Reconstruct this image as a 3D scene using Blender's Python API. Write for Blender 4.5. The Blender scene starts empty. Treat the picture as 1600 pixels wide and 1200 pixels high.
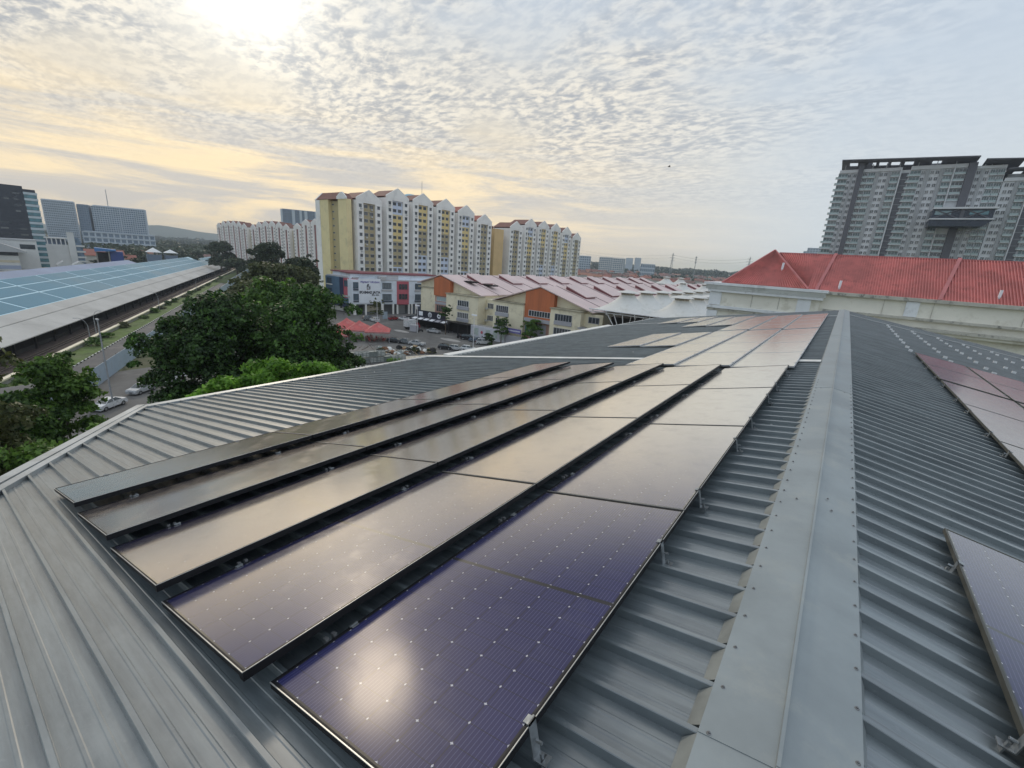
import bpy, math, random
import numpy as np
from mathutils import Vector, Matrix
rnd = random.Random(7)
S = bpy.context.scene
COL = S.collection
R = math.radians

# ------------------------------------------------------------------ camera
cam_d = bpy.data.cameras.new('camera')
cam_d.sensor_width = 36.0
cam_d.lens = 15.525
cam_d.clip_start = 0.05
cam_d.clip_end = 14000
cam = bpy.data.objects.new('camera', cam_d)
COL.objects.link(cam)
rot = Matrix(((0.80023738, -0.21046605, 0.56153733),
              (0.59632091, 0.1802567, -0.78224606),
              (0.06341537, 0.96083899, 0.26975346)))
cam.matrix_world = Matrix.Translation((0, 0, 24)) @ rot.to_4x4()
S.camera = cam

# ------------------------------------------------------------------ light
SUN_EL, SUN_AZ = 24.0, -65.0          # degrees; azimuth clockwise from +Y
sd = Vector((math.sin(R(SUN_AZ)) * math.cos(R(SUN_EL)), math.cos(R(SUN_AZ)) * math.cos(R(SUN_EL)), math.sin(R(SUN_EL))))
sun_d = bpy.data.lights.new('sun', 'SUN')
sun_d.energy = 0.5
sun_d.angle = R(7)
sun_d.color = (1.0, 0.87, 0.70)
sun = bpy.data.objects.new('sun', sun_d)
sun.rotation_euler = sd.to_track_quat('Z', 'Y').to_euler()
sun.location = (0, 0, 120)
COL.objects.link(sun)

S.view_settings.view_transform = 'Standard'
S.view_settings.look = 'None'
S.view_settings.exposure = 0.50
S.view_settings.gamma = 1.0
S.view_settings.use_curve_mapping = False


class NT:
    """small helper to wire shader nodes"""
    def __init__(s, tree):
        s.t = tree
        s.n = tree.nodes
        s.l = tree.links

    def new(s, typ, **kw):
        nd = s.n.new(typ)
        for k, v in kw.items():
            setattr(nd, k, v)
        return nd

    def put(s, sock, v):
        if isinstance(v, bpy.types.NodeSocket):
            s.l.new(v, sock)
        elif v is not None:
            sock.default_value = v

    def m(s, op, a, b=None, c=None, clamp=False):
        nd = s.new('ShaderNodeMath', operation=op)
        nd.use_clamp = clamp
        s.put(nd.inputs[0], a)
        if b is not None:
            s.put(nd.inputs[1], b)
        if c is not None:
            s.put(nd.inputs[2], c)
        return nd.outputs[0]

    def v(s, op, a, b=None, scale=None):
        nd = s.new('ShaderNodeVectorMath', operation=op)
        s.put(nd.inputs[0], a)
        if b is not None:
            s.put(nd.inputs[1], b)
        if scale is not None:
            s.put(nd.inputs[3], scale)
        return nd.outputs[1] if op in ('DOT_PRODUCT', 'LENGTH') else nd.outputs[0]

    def mix(s, f, a, b, mode='MIX'):
        nd = s.new('ShaderNodeMix', data_type='RGBA', blend_type=mode)
        nd.clamp_factor = True
        s.put(nd.inputs[0], f)
        for i, q in ((6, a), (7, b)):
            if isinstance(q, (tuple, list)):
                q = (*q[:3], 1)
            s.put(nd.inputs[i], q)
        return nd.outputs[2]

    def step(s, x, a, b, lo=0.0, hi=1.0):
        nd = s.new('ShaderNodeMapRange', interpolation_type='SMOOTHSTEP')
        s.put(nd.inputs[0], x)
        for i, q in enumerate((a, b, lo, hi)):
            nd.inputs[i + 1].default_value = q
        return nd.outputs[0]

    def noise(s, vec, scale, detail=4, rough=0.55, dist=0.0):
        nd = s.new('ShaderNodeTexNoise')
        s.put(nd.inputs['Vector'], vec)
        nd.inputs['Scale'].default_value = scale
        nd.inputs['Detail'].default_value = detail
        nd.inputs['Roughness'].default_value = rough
        nd.inputs['Distortion'].default_value = dist
        return nd.outputs[0]

    def sep(s, v):
        nd = s.new('ShaderNodeSeparateXYZ')
        s.put(nd.inputs[0], v)
        return nd.outputs

    def comb(s, x, y, z):
        nd = s.new('ShaderNodeCombineXYZ')
        for i, q in enumerate((x, y, z)):
            s.put(nd.inputs[i], q)
        return nd.outputs[0]


# ------------------------------------------------------------------ world: veiled evening sky with ripple cloud
W = bpy.data.worlds.new('World')
S.world = W
W.use_nodes = True
w = NT(W.node_tree)
w.n.clear()
tc = w.new('ShaderNodeTexCoord').outputs['Generated']
dirv = w.v('NORMALIZE', tc)
dx, dy, dz = w.sep(dirv)
sky = w.new('ShaderNodeTexSky')
sky.sky_type = 'NISHITA'
sky.sun_disc = False
sky.sun_elevation = R(SUN_EL)
sky.sun_rotation = R(SUN_AZ)
sky.air_density = 1.2
sky.dust_density = 2.0
nish = w.v('MINIMUM', w.v('SCALE', sky.outputs[0], scale=0.05), (0.10, 0.11, 0.13))
dot = w.v('DOT_PRODUCT', dirv, tuple(sd))
up = w.m('MAXIMUM', dz, 0.0)
# horizontal closeness to the sun
hl = w.v('NORMALIZE', w.comb(dx, dy, 0.0))
hd = w.v('DOT_PRODUCT', hl, (math.sin(R(SUN_AZ)), math.cos(R(SUN_AZ)), 0))
near_sun = w.step(hd, 0.45, 1.0)
low = w.step(dz, 0.50, 0.02)
hz = w.step(dz, 0.20, -0.02)
veil = w.mix(w.step(dz, 0.35, 0.95), w.mix(w.step(dz, 0.0, 0.5), (0.60, 0.645, 0.64), (0.44, 0.53, 0.63)), (0.78, 0.82, 0.88))
veil = w.mix(w.m('MULTIPLY', low, near_sun), veil, (0.90, 0.67, 0.31))
veil = w.mix(w.m('MULTIPLY', w.m('MULTIPLY', hz, near_sun), 0.6), veil, (0.85, 0.64, 0.35))
# cloud layer seen in perspective
den = w.m('ADD', up, 0.11)
cp = w.comb(w.m('DIVIDE', dx, den), w.m('DIVIDE', dy, den), 0.0)
warp = w.new('ShaderNodeTexNoise')
w.put(warp.inputs['Vector'], cp)
warp.inputs['Scale'].default_value = 1.1
warp.inputs['Detail'].default_value = 3
cw = w.v('ADD', cp, w.v('SCALE', w.v('SUBTRACT', warp.outputs[1], (0.5, 0.5, 0.5)), scale=0.22))
rip = w.new('ShaderNodeMapping')
w.put(rip.inputs['Vector'], cw)
rip.inputs['Rotation'].default_value = (0, 0, R(38))
rip.inputs['Scale'].default_value = (1.0, 1.55, 1.0)
ripples = w.noise(rip.outputs[0], 15.0, 3, 0.6, 0.25)
fluff = w.noise(cw, 6.0, 4, 0.6, 0.2)
band = w.noise(cw, 1.0, 4, 0.55)
cell = w.m('ADD', w.m('MULTIPLY', ripples, 0.7), w.m('MULTIPLY', fluff, 0.3))
cell = w.step(cell, 0.37, 0.62)
patch = w.step(band, 0.36, 0.55)
side = w.step(dot, 0.30, 0.85)
amt = w.m('MULTIPLY', w.m('ADD', w.m('MULTIPLY', patch, 0.75), 0.25), w.m('ADD', w.m('MULTIPLY', side, 0.82), 0.18))
amt = w.m('MULTIPLY', amt, w.m('MULTIPLY', w.step(dz, 0.02, 0.22), w.step(hd, -0.2, 0.75, 0.45, 1.0)))
thin = w.mix(side, (0.60, 0.66, 0.71), (0.88, 0.80, 0.64))
thick = w.mix(side, (0.38, 0.44, 0.51), (0.27, 0.29, 0.315))
cloud = w.mix(cell, thick, thin)
col = w.mix(w.m('MULTIPLY', amt, 0.85), veil, cloud)
# long streaks low over the horizon
st = w.new('ShaderNodeMapping')
w.put(st.inputs['Vector'], dirv)
st.inputs['Rotation'].default_value = (R(4), R(-3), 0)
st.inputs['Scale'].default_value = (1.6, 1.6, 17.0)
streak = w.noise(st.outputs[0], 1.9, 5, 0.6, 0.6)
streak = w.step(streak, 0.40, 0.64)
sa = w.m('MULTIPLY', w.step(dz, 0.0, 0.06), w.step(dz, 0.27, 0.13))
sa = w.m('MULTIPLY', sa, w.m('ADD', w.m('MULTIPLY', near_sun, 0.65), 0.12))
col = w.mix(sa, col, w.mix(streak, w.mix(near_sun, (0.52, 0.56, 0.58), (0.47, 0.45, 0.42)), w.mix(near_sun, (0.70, 0.71, 0.68), (1.08, 0.82, 0.42))))
# sun shining through
dpos = w.m('MAXIMUM', dot, 0.0)
g1 = w.m('MULTIPLY', w.m('POWER', dpos, 420.0), 1.1)
g2 = w.m('MULTIPLY', w.m('POWER', dpos, 70.0), 0.18)
g3 = w.m('MULTIPLY', w.m('POWER', dpos, 4.0), 0.03)
glow = w.v('SCALE', w.comb(1.0, 0.93, 0.76), scale=w.m('ADD', w.m('ADD', g1, g2), g3))
tot = w.v('ADD', w.v('SCALE', col, scale=0.655), glow)
tot = w.v('ADD', tot, nish)
bg = w.new('ShaderNodeBackground')
w.put(bg.inputs[0], tot)
bg.inputs[1].default_value = 1.0
w.l.new(bg.outputs[0], w.new('ShaderNodeOutputWorld').inputs[0])

# ------------------------------------------------------------------ materials
MATS = {}


def mat(name, col=(0.5, 0.5, 0.5), rough=0.6, metal=0.0, var=0.12, scale=1.5, bump=0.0, bscale=30.0,
        stretch=None, dirt=None, dirt_amt=0.0, dscale=0.8, space='Object', spec=0.5):
    """procedural surface: base colour with mottling, optional dirt patches, fine relief"""
    if name in MATS:
        return MATS[name]
    m = bpy.data.materials.new(name)
    m.use_nodes = True
    k = NT(m.node_tree)
    b = m.node_tree.nodes['Principled BSDF']
    t = k.new('ShaderNodeTexCoord').outputs['Object'] if space == 'Object' else k.new('ShaderNodeNewGeometry').outputs['Position']
    if stretch:
        mp = k.new('ShaderNodeMapping')
        k.put(mp.inputs['Vector'], t)
        mp.inputs['Scale'].default_value = stretch
        tv = mp.outputs[0]
    else:
        tv = t
    n1 = k.noise(tv, scale, 5, 0.6)
    f = k.step(n1, 0.3, 0.7)
    lo = tuple(max(0, c * (1 - var)) for c in col)
    hi = tuple(min(1, c * (1 + var)) for c in col)
    c = k.mix(f, lo, hi)
    if dirt is not None:
        n2 = k.noise(tv, dscale, 6, 0.7)
        c = k.mix(k.m('MULTIPLY', k.step(n2, 0.50, 0.68), dirt_amt), c, dirt)
    k.put(b.inputs['Base Color'], c)
    rr = k.m('ADD', k.m('MULTIPLY', f, 0.10), rough - 0.05)
    k.put(b.inputs['Roughness'], rr)
    b.inputs['Metallic'].default_value = metal
    b.inputs['Specular IOR Level'].default_value = spec
    if bump:
        bp = k.new('ShaderNodeBump')
        bp.inputs['Strength'].default_value = bump
        bp.inputs['Distance'].default_value = 0.02
        k.put(bp.inputs['Height'], k.noise(tv, bscale, 4, 0.6))
        k.l.new(bp.outputs[0], b.inputs['Normal'])
    MATS[name] = m
    return m


def glass_mat(name, tint, rough=0.06, spec=0.8, var=0.3, scale=0.4):
    m = mat(name, tint, rough, 0.0, var, scale, space='World', spec=spec)
    # panes differ from one another: some show a pale curtain or blind
    k = NT(m.node_tree)
    b = m.node_tree.nodes['Principled BSDF']
    src = b.inputs['Base Color'].links[0].from_socket
    r_ = k.new('ShaderNodeObjectInfo').outputs['Random']
    k.put(b.inputs['Base Color'], k.mix(k.m('MULTIPLY', k.step(r_, 0.55, 1.0), 0.30), src, (0.42, 0.42, 0.40)))
    return m


def leaf_mat(name, dark, light, trans=0.25):
    m = bpy.data.materials.new(name)
    m.use_nodes = True
    k = NT(m.node_tree)
    b = m.node_tree.nodes['Principled BSDF']
    p = k.new('ShaderNodeNewGeometry').outputs['Position']
    oi = k.new('ShaderNodeObjectInfo').outputs['Random']
    n1 = k.noise(p, 0.9, 4, 0.6)
    n2 = k.noise(p, 6.0, 2, 0.5)
    f = k.m('ADD', k.m('MULTIPLY', n1, 0.6), k.m('MULTIPLY', n2, 0.4))
    f = k.step(k.m('ADD', f, k.m('MULTIPLY', k.m('SUBTRACT', oi, 0.5), 0.08)), 0.38, 0.66)
    k.put(b.inputs['Base Color'], k.mix(f, dark, light))
    b.inputs['Roughness'].default_value = 0.55
    b.inputs['Specular IOR Level'].default_value = 0.35
    tr = k.new('ShaderNodeBsdfTranslucent')
    k.put(tr.inputs[0], k.mix(f, dark, tuple(min(1, c * 1.6) for c in light)))
    ms = k.new('ShaderNodeMixShader')
    ms.inputs[0].default_value = trans
    out = m.node_tree.nodes['Material Output']
    k.l.new(b.outputs[0], ms.inputs[1])
    k.l.new(tr.outputs[0], ms.inputs[2])
    k.l.new(ms.outputs[0], out.inputs[0])
    MATS[name] = m
    return m


# ------------------------------------------------------------------ mesh helpers
class MB:
    """collects faces and links them as one mesh object"""
    def __init__(s):
        s.v = []
        s.f = []
        s.mi = []

    def add(s, vs, fs, mi=0):
        o = len(s.v)
        s.v += [tuple(p) for p in vs]
        for f in fs:
            s.f.append(tuple(i + o for i in f))
            s.mi.append(mi)
        return s

    def quad(s, a, b, c, d, mi=0):
        return s.add((a, b, c, d), ((0, 1, 2, 3),), mi)

    def box(s, x0, x1, y0, y1, z0, z1, mi=0):
        v = [(x0, y0, z0), (x1, y0, z0), (x1, y1, z0), (x0, y1, z0), (x0, y0, z1), (x1, y0, z1), (x1, y1, z1), (x0, y1, z1)]
        return s.add(v, ((0, 3, 2, 1), (4, 5, 6, 7), (0, 1, 5, 4), (1, 2, 6, 5), (2, 3, 7, 6), (3, 0, 4, 7)), mi)

    def prism(s, pts, a, b, axis='y', mi=0):
        """polygon pts (2D) extruded from a to b along axis; 2D order: x->(y,z), y->(x,z), z->(x,y)"""
        n = len(pts)
        def P(p, t):
            return {'x': (t, p[0], p[1]), 'y': (p[0], t, p[1]), 'z': (p[0], p[1], t)}[axis]
        v = [P(p, a) for p in pts] + [P(p, b) for p in pts]
        f = [tuple(range(n)), tuple(range(2 * n - 1, n - 1, -1))]
        f += [(i, (i + 1) % n, (i + 1) % n + n, i + n) for i in range(n)]
        return s.add(v, f, mi)

    def tube(s, p0, p1, r0, r1=None, n=8, mi=0, cap=True):
        r1 = r0 if r1 is None else r1
        p0, p1 = Vector(p0), Vector(p1)
        d = (p1 - p0)
        q = d.to_track_quat('Z', 'Y')
        v = []
        for p, r in ((p0, r0), (p1, r1)):
            for i in range(n):
                a = 2 * math.pi * i / n
                v.append(p + q @ Vector((r * math.cos(a), r * math.sin(a), 0)))
        f = [(i, (i + 1) % n, (i + 1) % n + n, i + n) for i in range(n)]
        if cap:
            f += [tuple(range(n - 1, -1, -1)), tuple(range(n, 2 * n))]
        return s.add(v, f, mi)

    def path(s, pts, r, n=6, mi=0):
        for a, b in zip(pts, pts[1:]):
            s.tube(a, b, r, r, n, mi)
        return s

    def lathe(s, prof, n=12, c=(0, 0), mi=0):
        v = []
        for r, z in prof:
            for i in range(n):
                a = 2 * math.pi * i / n
                v.append((c[0] + r * math.cos(a), c[1] + r * math.sin(a), z))
        f = []
        for j in range(len(prof) - 1):
            for i in range(n):
                f.append((j * n + i, j * n + (i + 1) % n, (j + 1) * n + (i + 1) % n, (j + 1) * n + i))
        return s.add(v, f, mi)

    def mesh(s, name, mats):
        me = bpy.data.meshes.new(name)
        me.from_pydata(s.v, [], s.f)
        for m in (mats if isinstance(mats, (list, tuple)) else [mats]):
            me.materials.append(m)
        if any(s.mi):
            me.polygons.foreach_set('material_index', s.mi)
        me.update()
        return me

    def build(s, name, mats, parent=None, loc=(0, 0, 0), rz=0.0, smooth=False):
        me = s.mesh(name, mats)
        if smooth:
            me.shade_smooth()
        return inst(me, name, parent, loc, rz)


def inst(me, name, parent=None, loc=(0, 0, 0), rz=0.0):
    o = bpy.data.objects.new(name, me)
    COL.objects.link(o)
    if parent is not None:
        o.parent = parent
    o.location = loc
    if rz:
        o.rotation_euler = (0, 0, rz)
    return o


def tag(o, label=None, cat=None, group=None, kind=None):
    if label:
        o['label'] = label
    if cat:
        o['category'] = cat
    if group:
        o['group'] = group
    if kind:
        o['kind'] = kind
    return o


def empty(name, loc=(0, 0, 0), rz=0.0, label=None, cat=None, group=None):
    o = bpy.data.objects.new(name, None)
    o.empty_display_size = 0.3
    COL.objects.link(o)
    o.location = loc
    o.rotation_euler = (0, 0, rz)
    return tag(o, label, cat, group)


def copy_tree(o, loc=None, rz=None, parent=None):
    c = o.copy()
    COL.objects.link(c)
    if parent is not None:
        c.parent = parent
    for ch in KIDS.get(o.name, []):
        copy_tree(ch, parent=c)
    if loc is not None:
        c.location = loc
    if rz is not None:
        c.rotation_euler = (0, 0, rz)
    return c


KIDS = {}


def remember(*roots):
    """note the children of a finished thing so that it can be copied"""
    def walk(o):
        KIDS[o.name] = [c for c in bpy.data.objects if c.parent == o]
        for c in KIDS[o.name]:
            walk(c)
    for r in roots:
        walk(r)


ORD = ['first', 'second', 'third', 'fourth', 'fifth', 'sixth', 'seventh', 'eighth', 'ninth', 'tenth', 'eleventh', 'twelfth',
       'thirteenth', 'fourteenth', 'fifteenth', 'sixteenth', 'seventeenth', 'eighteenth', 'nineteenth', 'twentieth']
# ================================================================== the roof the photograph is taken from
XR, ZR = 0.151, 22.362                 # apex line under the ridge capping
SL, SR = 0.170, 0.180                  # fall of the two slopes
EAVE1, EAVE2, EAVER = -12.0, -11.1, 11.5
Y0, Y1, YEND = -2.9, 11.3, 33.3
PITCH = 0.2415


def zl(x):
    return ZR + SL * (x - XR)


def zr(x):
    return ZR - SR * (x - XR)


def sheet_mat():
    m = bpy.data.materials.new('painted_roof_sheet')
    m.use_nodes = True
    k = NT(m.node_tree)
    b = m.node_tree.nodes['Principled BSDF']
    p = k.new('ShaderNodeNewGeometry').outputs['Position']
    mp = k.new('ShaderNodeMapping')
    k.put(mp.inputs['Vector'], p)
    mp.inputs['Scale'].default_value = (0.5, 5.0, 1.0)
    streak = k.noise(mp.outputs[0], 3.0, 6, 0.65)
    blot = k.noise(p, 1.3, 6, 0.65)
    fine = k.noise(p, 26.0, 4, 0.7)
    c = k.mix(k.step(streak, 0.3, 0.7), (0.095, 0.115, 0.124), (0.160, 0.187, 0.195))
    c = k.mix(k.m('MULTIPLY', k.step(blot, 0.55, 0.72), 0.35), c, (0.22, 0.24, 0.24))
    c = k.mix(k.m('MULTIPLY', k.step(fine, 0.60, 0.75), 0.25), c, (0.26, 0.27, 0.27))
    sm = k.new('ShaderNodeMapping')
    k.put(sm.inputs['Vector'], p)
    sm.inputs['Scale'].default_value = (0.35, 9.0, 1.0)
    runs = k.noise(sm.outputs[0], 1.1, 7, 0.75)
    c = k.mix(k.m('MULTIPLY', k.step(runs, 0.56, 0.70), 0.45), c, (0.070, 0.078, 0.080))
    vr = k.new('ShaderNodeTexVoronoi')
    k.put(vr.inputs['Vector'], k.v('ADD', p, k.v('SCALE', k.comb(fine, fine, 0.0), scale=0.04)))
    vr.inputs['Scale'].default_value = 1.9
    spot = k.m('LESS_THAN', vr.outputs['Distance'], 0.040)
    c = k.mix(k.m('MULTIPLY', spot, 0.6), c, (0.60, 0.60, 0.56))
    oi = k.new('ShaderNodeObjectInfo').outputs['Random']
    c = k.v('SCALE', c, scale=k.m('ADD', k.m('MULTIPLY', oi, 0.14), 1.02))
    k.put(b.inputs['Base Color'], c)
    k.put(b.inputs['Roughness'], k.m('ADD', k.m('MULTIPLY', blot, 0.25), 0.24))
    b.inputs['Metallic'].default_value = 0.0
    b.inputs['Specular IOR Level'].default_value = 0.6
    b.inputs['Coat Weight'].default_value = 0.7
    b.inputs['Coat IOR'].default_value = 1.85
    b.inputs['Coat Roughness'].default_value = 0.27
    bp = k.new('ShaderNodeBump')
    bp.inputs['Strength'].default_value = 0.10
    bp.inputs['Distance'].default_value = 0.01
    k.put(bp.inputs['Height'], k.m('ADD', k.m('MULTIPLY', streak, 0.6), k.m('MULTIPLY', fine, 0.2)))
    k.l.new(bp.outputs[0], b.inputs['Normal'])
    return m


M_SHEET = sheet_mat()
M_CAP = mat('ridge_capping_metal', (0.27, 0.30, 0.305), 0.42, 0.25, 0.13, 1.6, 0.05, 18, dirt=(0.36, 0.37, 0.34), dirt_amt=0.45, dscale=2.4, space='World')
M_LIP = mat('capping_lip_metal', (0.22, 0.235, 0.225), 0.5, 0.1, 0.15, 5, space='World')
M_GALV = mat('galvanised_steel', (0.34, 0.36, 0.37), 0.36, 0.75, 0.2, 14, 0.05, 60)
M_SCREW = mat('screw_steel', (0.20, 0.20, 0.20), 0.35, 0.8, 0.2, 40)
M_GUT = mat('gutter_metal', (0.40, 0.42, 0.42), 0.45, 0.2, 0.15, 1.5, space='World', dirt=(0.22, 0.22, 0.2), dirt_amt=0.4)
M_WHITEGUT = mat('white_gutter_metal', (0.74, 0.73, 0.69), 0.45, 0.0, 0.1, 1.5, space='World', dirt=(0.45, 0.43, 0.37), dirt_amt=0.5)
M_CREAMW = mat('cream_render', (0.62, 0.58, 0.45), 0.85, 0, 0.1, 0.8, space='World')

roof = empty('rooftop_building', (0, 0, 0), 0, 'low pitched grey metal roof with ribbed sheets in the foreground, carrying the black solar panels', 'building')

# profile across one sheet: a standing rib, then a pan with two shallow flutes
PROF = [(0.000, 0.000), (0.003, 0.043), (0.006, 0.046), (0.026, 0.046), (0.029, 0.043), (0.032, 0.000), (0.088, 0.0),
        (0.093, 0.0026), (0.104, 0.0026), (0.109, 0.0), (0.165, 0.0), (0.170, 0.0026), (0.181, 0.0026), (0.186, 0.0), (PITCH, 0.000)]


def verge_x(y):
    return -7.13 - (y - 0.23) / 0.515


def sheet_mesh(side, x0f, x1f):
    m = MB()
    a, b = [], []
    for (y, h) in PROF:
        xa, xb = x0f(y), x1f(y)
        if side == 'l':
            a.append((xa, y, zl(xa) + h))
            b.append((xb, y, zl(xb) + h))
        else:
            a.append((xa, y, zr(xa) + h))
            b.append((xb, y, zr(xb) + h))
    n = len(PROF)
    fs = []
    for i in range(n - 1):
        fs.append((i, i + 1, i + 1 + n, i + n) if side == 'r' else (i, i + n, i + 1 + n, i + 1))
    m.add(a + b, fs)
    return m.mesh('roof_sheet', M_SHEET)


me_l1 = sheet_mesh('l', lambda y: -0.05, lambda y: EAVE1 + 0.04)
me_l2 = sheet_mesh('l', lambda y: -0.05, lambda y: EAVE2 + 0.04)
me_r = sheet_mesh('r', lambda y: 0.35, lambda y: EAVER)
nsheet = int((YEND - Y0) / PITCH)
for i in range(nsheet):
    y = Y0 + i * PITCH
    if y < 2.85:
        xe = lambda t, yy=y: min(-0.3, max(EAVE1, verge_x(yy + t))) if verge_x(yy + t) < -0.3 else -0.3
        if verge_x(y) < -0.4:
            me = sheet_mesh('l', lambda t: -0.05, lambda t, yy=y: max(EAVE1 + 0.04, min(-0.3, verge_x(yy + t) + 0.03)))
            inst(me, 'roof_sheet', roof, (0, y, 0))
    elif y < Y1 - 0.05:
        inst(me_l1, 'roof_sheet', roof, (0, y, 0))
    else:
        inst(me_l2, 'roof_sheet', roof, (0, y, 0))
    inst(me_r, 'roof_sheet', roof, (0, y, 0))

# ridge capping: sections with a folded apex, screwed at every rib
CL, CR = -0.097, 0.401
seams = [Y0, 1.45, 3.8, 8.3, 12.65, 17.0, 21.3, 25.6, 29.5, YEND + 0.1]
for j, (a, b) in enumerate(zip(seams, seams[1:])):
    m = MB()
    a2 = a + 0.004
    u = 0.050 + 0.003 * (j % 2)
    pl = [(CL, zl(CL) + u), (XR - 0.006, ZR + u), (XR - 0.004, ZR + u + 0.016), (XR + 0.008, ZR + u + 0.016), (XR + 0.008, ZR + u - 0.004), (CR, zr(CR) + u), (CR, zr(CR) + u - 0.004), (XR, ZR + u - 0.01), (CL, zl(CL) + u - 0.004)]
    m.prism(pl, a2, b + 0.03, 'y')
    m.build('ridge_capping', M_CAP, roof)
# turned-down lips that close each pan
ml = MB()
ml.add([(CL, 0.040, zl(CL) + 0.049), (CL, PITCH, zl(CL) + 0.049), (CL - 0.045, PITCH - 0.004, zl(CL - 0.045) + 0.004), (CL - 0.045, 0.055, zl(CL - 0.045) + 0.004)], [(0, 1, 2, 3)])
ml.add([(CL, 0.040, zl(CL) + 0.049), (CL - 0.045, 0.055, zl(CL - 0.045) + 0.004), (CL - 0.004, 0.058, zl(CL) + 0.004)], [(0, 1, 2)])
lipL = ml.mesh('capping_lip', M_LIP)
mr = MB()
mr.add([(CR, 0.038, zr(CR) + 0.049), (CR, PITCH, zr(CR) + 0.049), (CR + 0.022, PITCH, zr(CR) + 0.002), (CR + 0.022, 0.038, zr(CR) + 0.002)], [(3, 2, 1, 0)])
lipR = mr.mesh('capping_lip', M_CAP)
sc = MB()
sc.lathe([(0.0, 0.009), (0.004, 0.008), (0.005, 0.003), (0.008, 0.002), (0.009, 0.0)], 8)
scm = sc.mesh('screw', M_SCREW)
for i in range(12, nsheet):
    y = Y0 + i * PITCH
    inst(lipL, 'capping_lip', roof, (0, y, 0))
    inst(lipR, 'capping_lip', roof, (0, y, 0))
    if y < 9:
        inst(scm, 'screw', roof, (CL + 0.035, y + 0.02 + rnd.uniform(-.01, .01), zl(CL + 0.035) + 0.053))
        inst(scm, 'screw', roof, (CR - 0.018, y + 0.02 + rnd.uniform(-.01, .01), zr(CR - 0.018) + 0.053))
for (x, y) in ((0.09, 0.85), (-0.02, 1.02), (0.03, 3.75), (0.25, 3.72), (0.3, 8.2), (0.0, 8.22), (0.22, 3.9)):
    inst(scm, 'screw', roof, (x, y, (zl(x) if x < XR else zr(x)) + 0.057))

# verge trim along the slanting end, eave gutters, expansion strips
def strip(name, pts, wdt, h, m, parent=roof):
    k = MB()
    for (p, q) in zip(pts, pts[1:]):
        p, q = Vector(p), Vector(q)
        d = (q - p).normalized()
        s_ = Vector((0, 0, 1)).cross(d).normalized() * wdt / 2
        u_ = Vector((0, 0, h))
        vs = [p - s_, p + s_, q + s_, q - s_, p - s_ + u_, p + s_ + u_, q + s_ + u_, q - s_ + u_]
        k.add(vs, ((0, 3, 2, 1), (4, 5, 6, 7), (0, 1, 5, 4), (1, 2, 6, 5), (2, 3, 7, 6), (3, 0, 4, 7)))
    return k.build(name, m, parent)


vx0 = verge_x(-2.0)
yv = 0.23 - (EAVE1 + 7.13) * 0.515
strip('verge_flashing', [(-3.0, 0.23 + (-7.13 + 3.0) * 0.515, zl(-3.0) + 0.0), (EAVE1, yv, zl(EAVE1) + 0.0)], 0.10, 0.055, M_GUT)
strip('verge_gutter', [(-3.05, 0.03 + (-7.13 + 3.0) * 0.515, zl(-3.0) - 0.05), (EAVE1 - 0.16, yv - 0.03, zl(EAVE1) - 0.05)], 0.13, 0.10, M_GUT)
strip('eave_gutter', [(EAVE1 - 0.10, yv - 0.02, zl(EAVE1) - 0.13), (EAVE1 - 0.10, Y1, zl(EAVE1) - 0.13)], 0.20, 0.15, M_GUT)
strip('eave_flashing', [(EAVE1 + 0.02, yv, zl(EAVE1) + 0.0), (EAVE1 + 0.02, Y1, zl(EAVE1))], 0.06, 0.05, M_GUT)
strip('white_gutter', [(EAVE2 - 0.12, Y1 + 0.1, zl(EAVE2) - 0.12), (EAVE2 - 0.12, 25.6, zl(EAVE2) - 0.12)], 0.30, 0.20, M_WHITEGUT)
strip('eave_gutter', [(EAVE2 - 0.02, 25.7, zl(EAVE2) - 0.12), (EAVE2 - 0.02, YEND, zl(EAVE2) - 0.12)], 0.16, 0.15, M_GUT)
strip('cross_flashing', [(CL - 0.02, 11.2, zl(CL) + 0.050), (EAVE1 + 0.0, 11.2, zl(EAVE1) + 0.050)], 0.24, 0.018, M_WHITEGUT)
strip('cross_flashing', [(CL - 0.02, 27.2, zl(CL) + 0.050), (EAVE2, 26.2, zl(EAVE2) + 0.050)], 0.22, 0.018, M_GUT)
strip('cross_flashing', [(CR + 0.02, 29.0, zr(CR) + 0.050), (EAVER, 29.0, zr(EAVER) + 0.050)], 0.20, 0.018, M_GUT)
bw = MB()
bw.prism([(EAVE1 + 0.5, 2.9), (-1.2, -2.7), (EAVER - 0.6, -2.7), (EAVER - 0.6, YEND - 0.3), (EAVE2 + 0.6, YEND - 0.3), (EAVE2 + 0.6, Y1), (EAVE1 + 0.5, Y1)], 0, 19.85, 'z')
bw.build('wall', M_CREAMW, roof)
fas = MB()
fas.prism([(EAVE2, zl(EAVE2) - 0.25), (XR, ZR - 0.3), (EAVER, zr(EAVER) - 0.25), (EAVER, zr(EAVER) - 0.02), (XR, ZR - 0.02), (EAVE2, zl(EAVE2) - 0.02)], YEND - 0.04, YEND, 'y')
fas.build('fascia', M_GUT, roof)

# ------------------------------------------------------------------ solar panels
PW, PL = 1.134, 2.278


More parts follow.
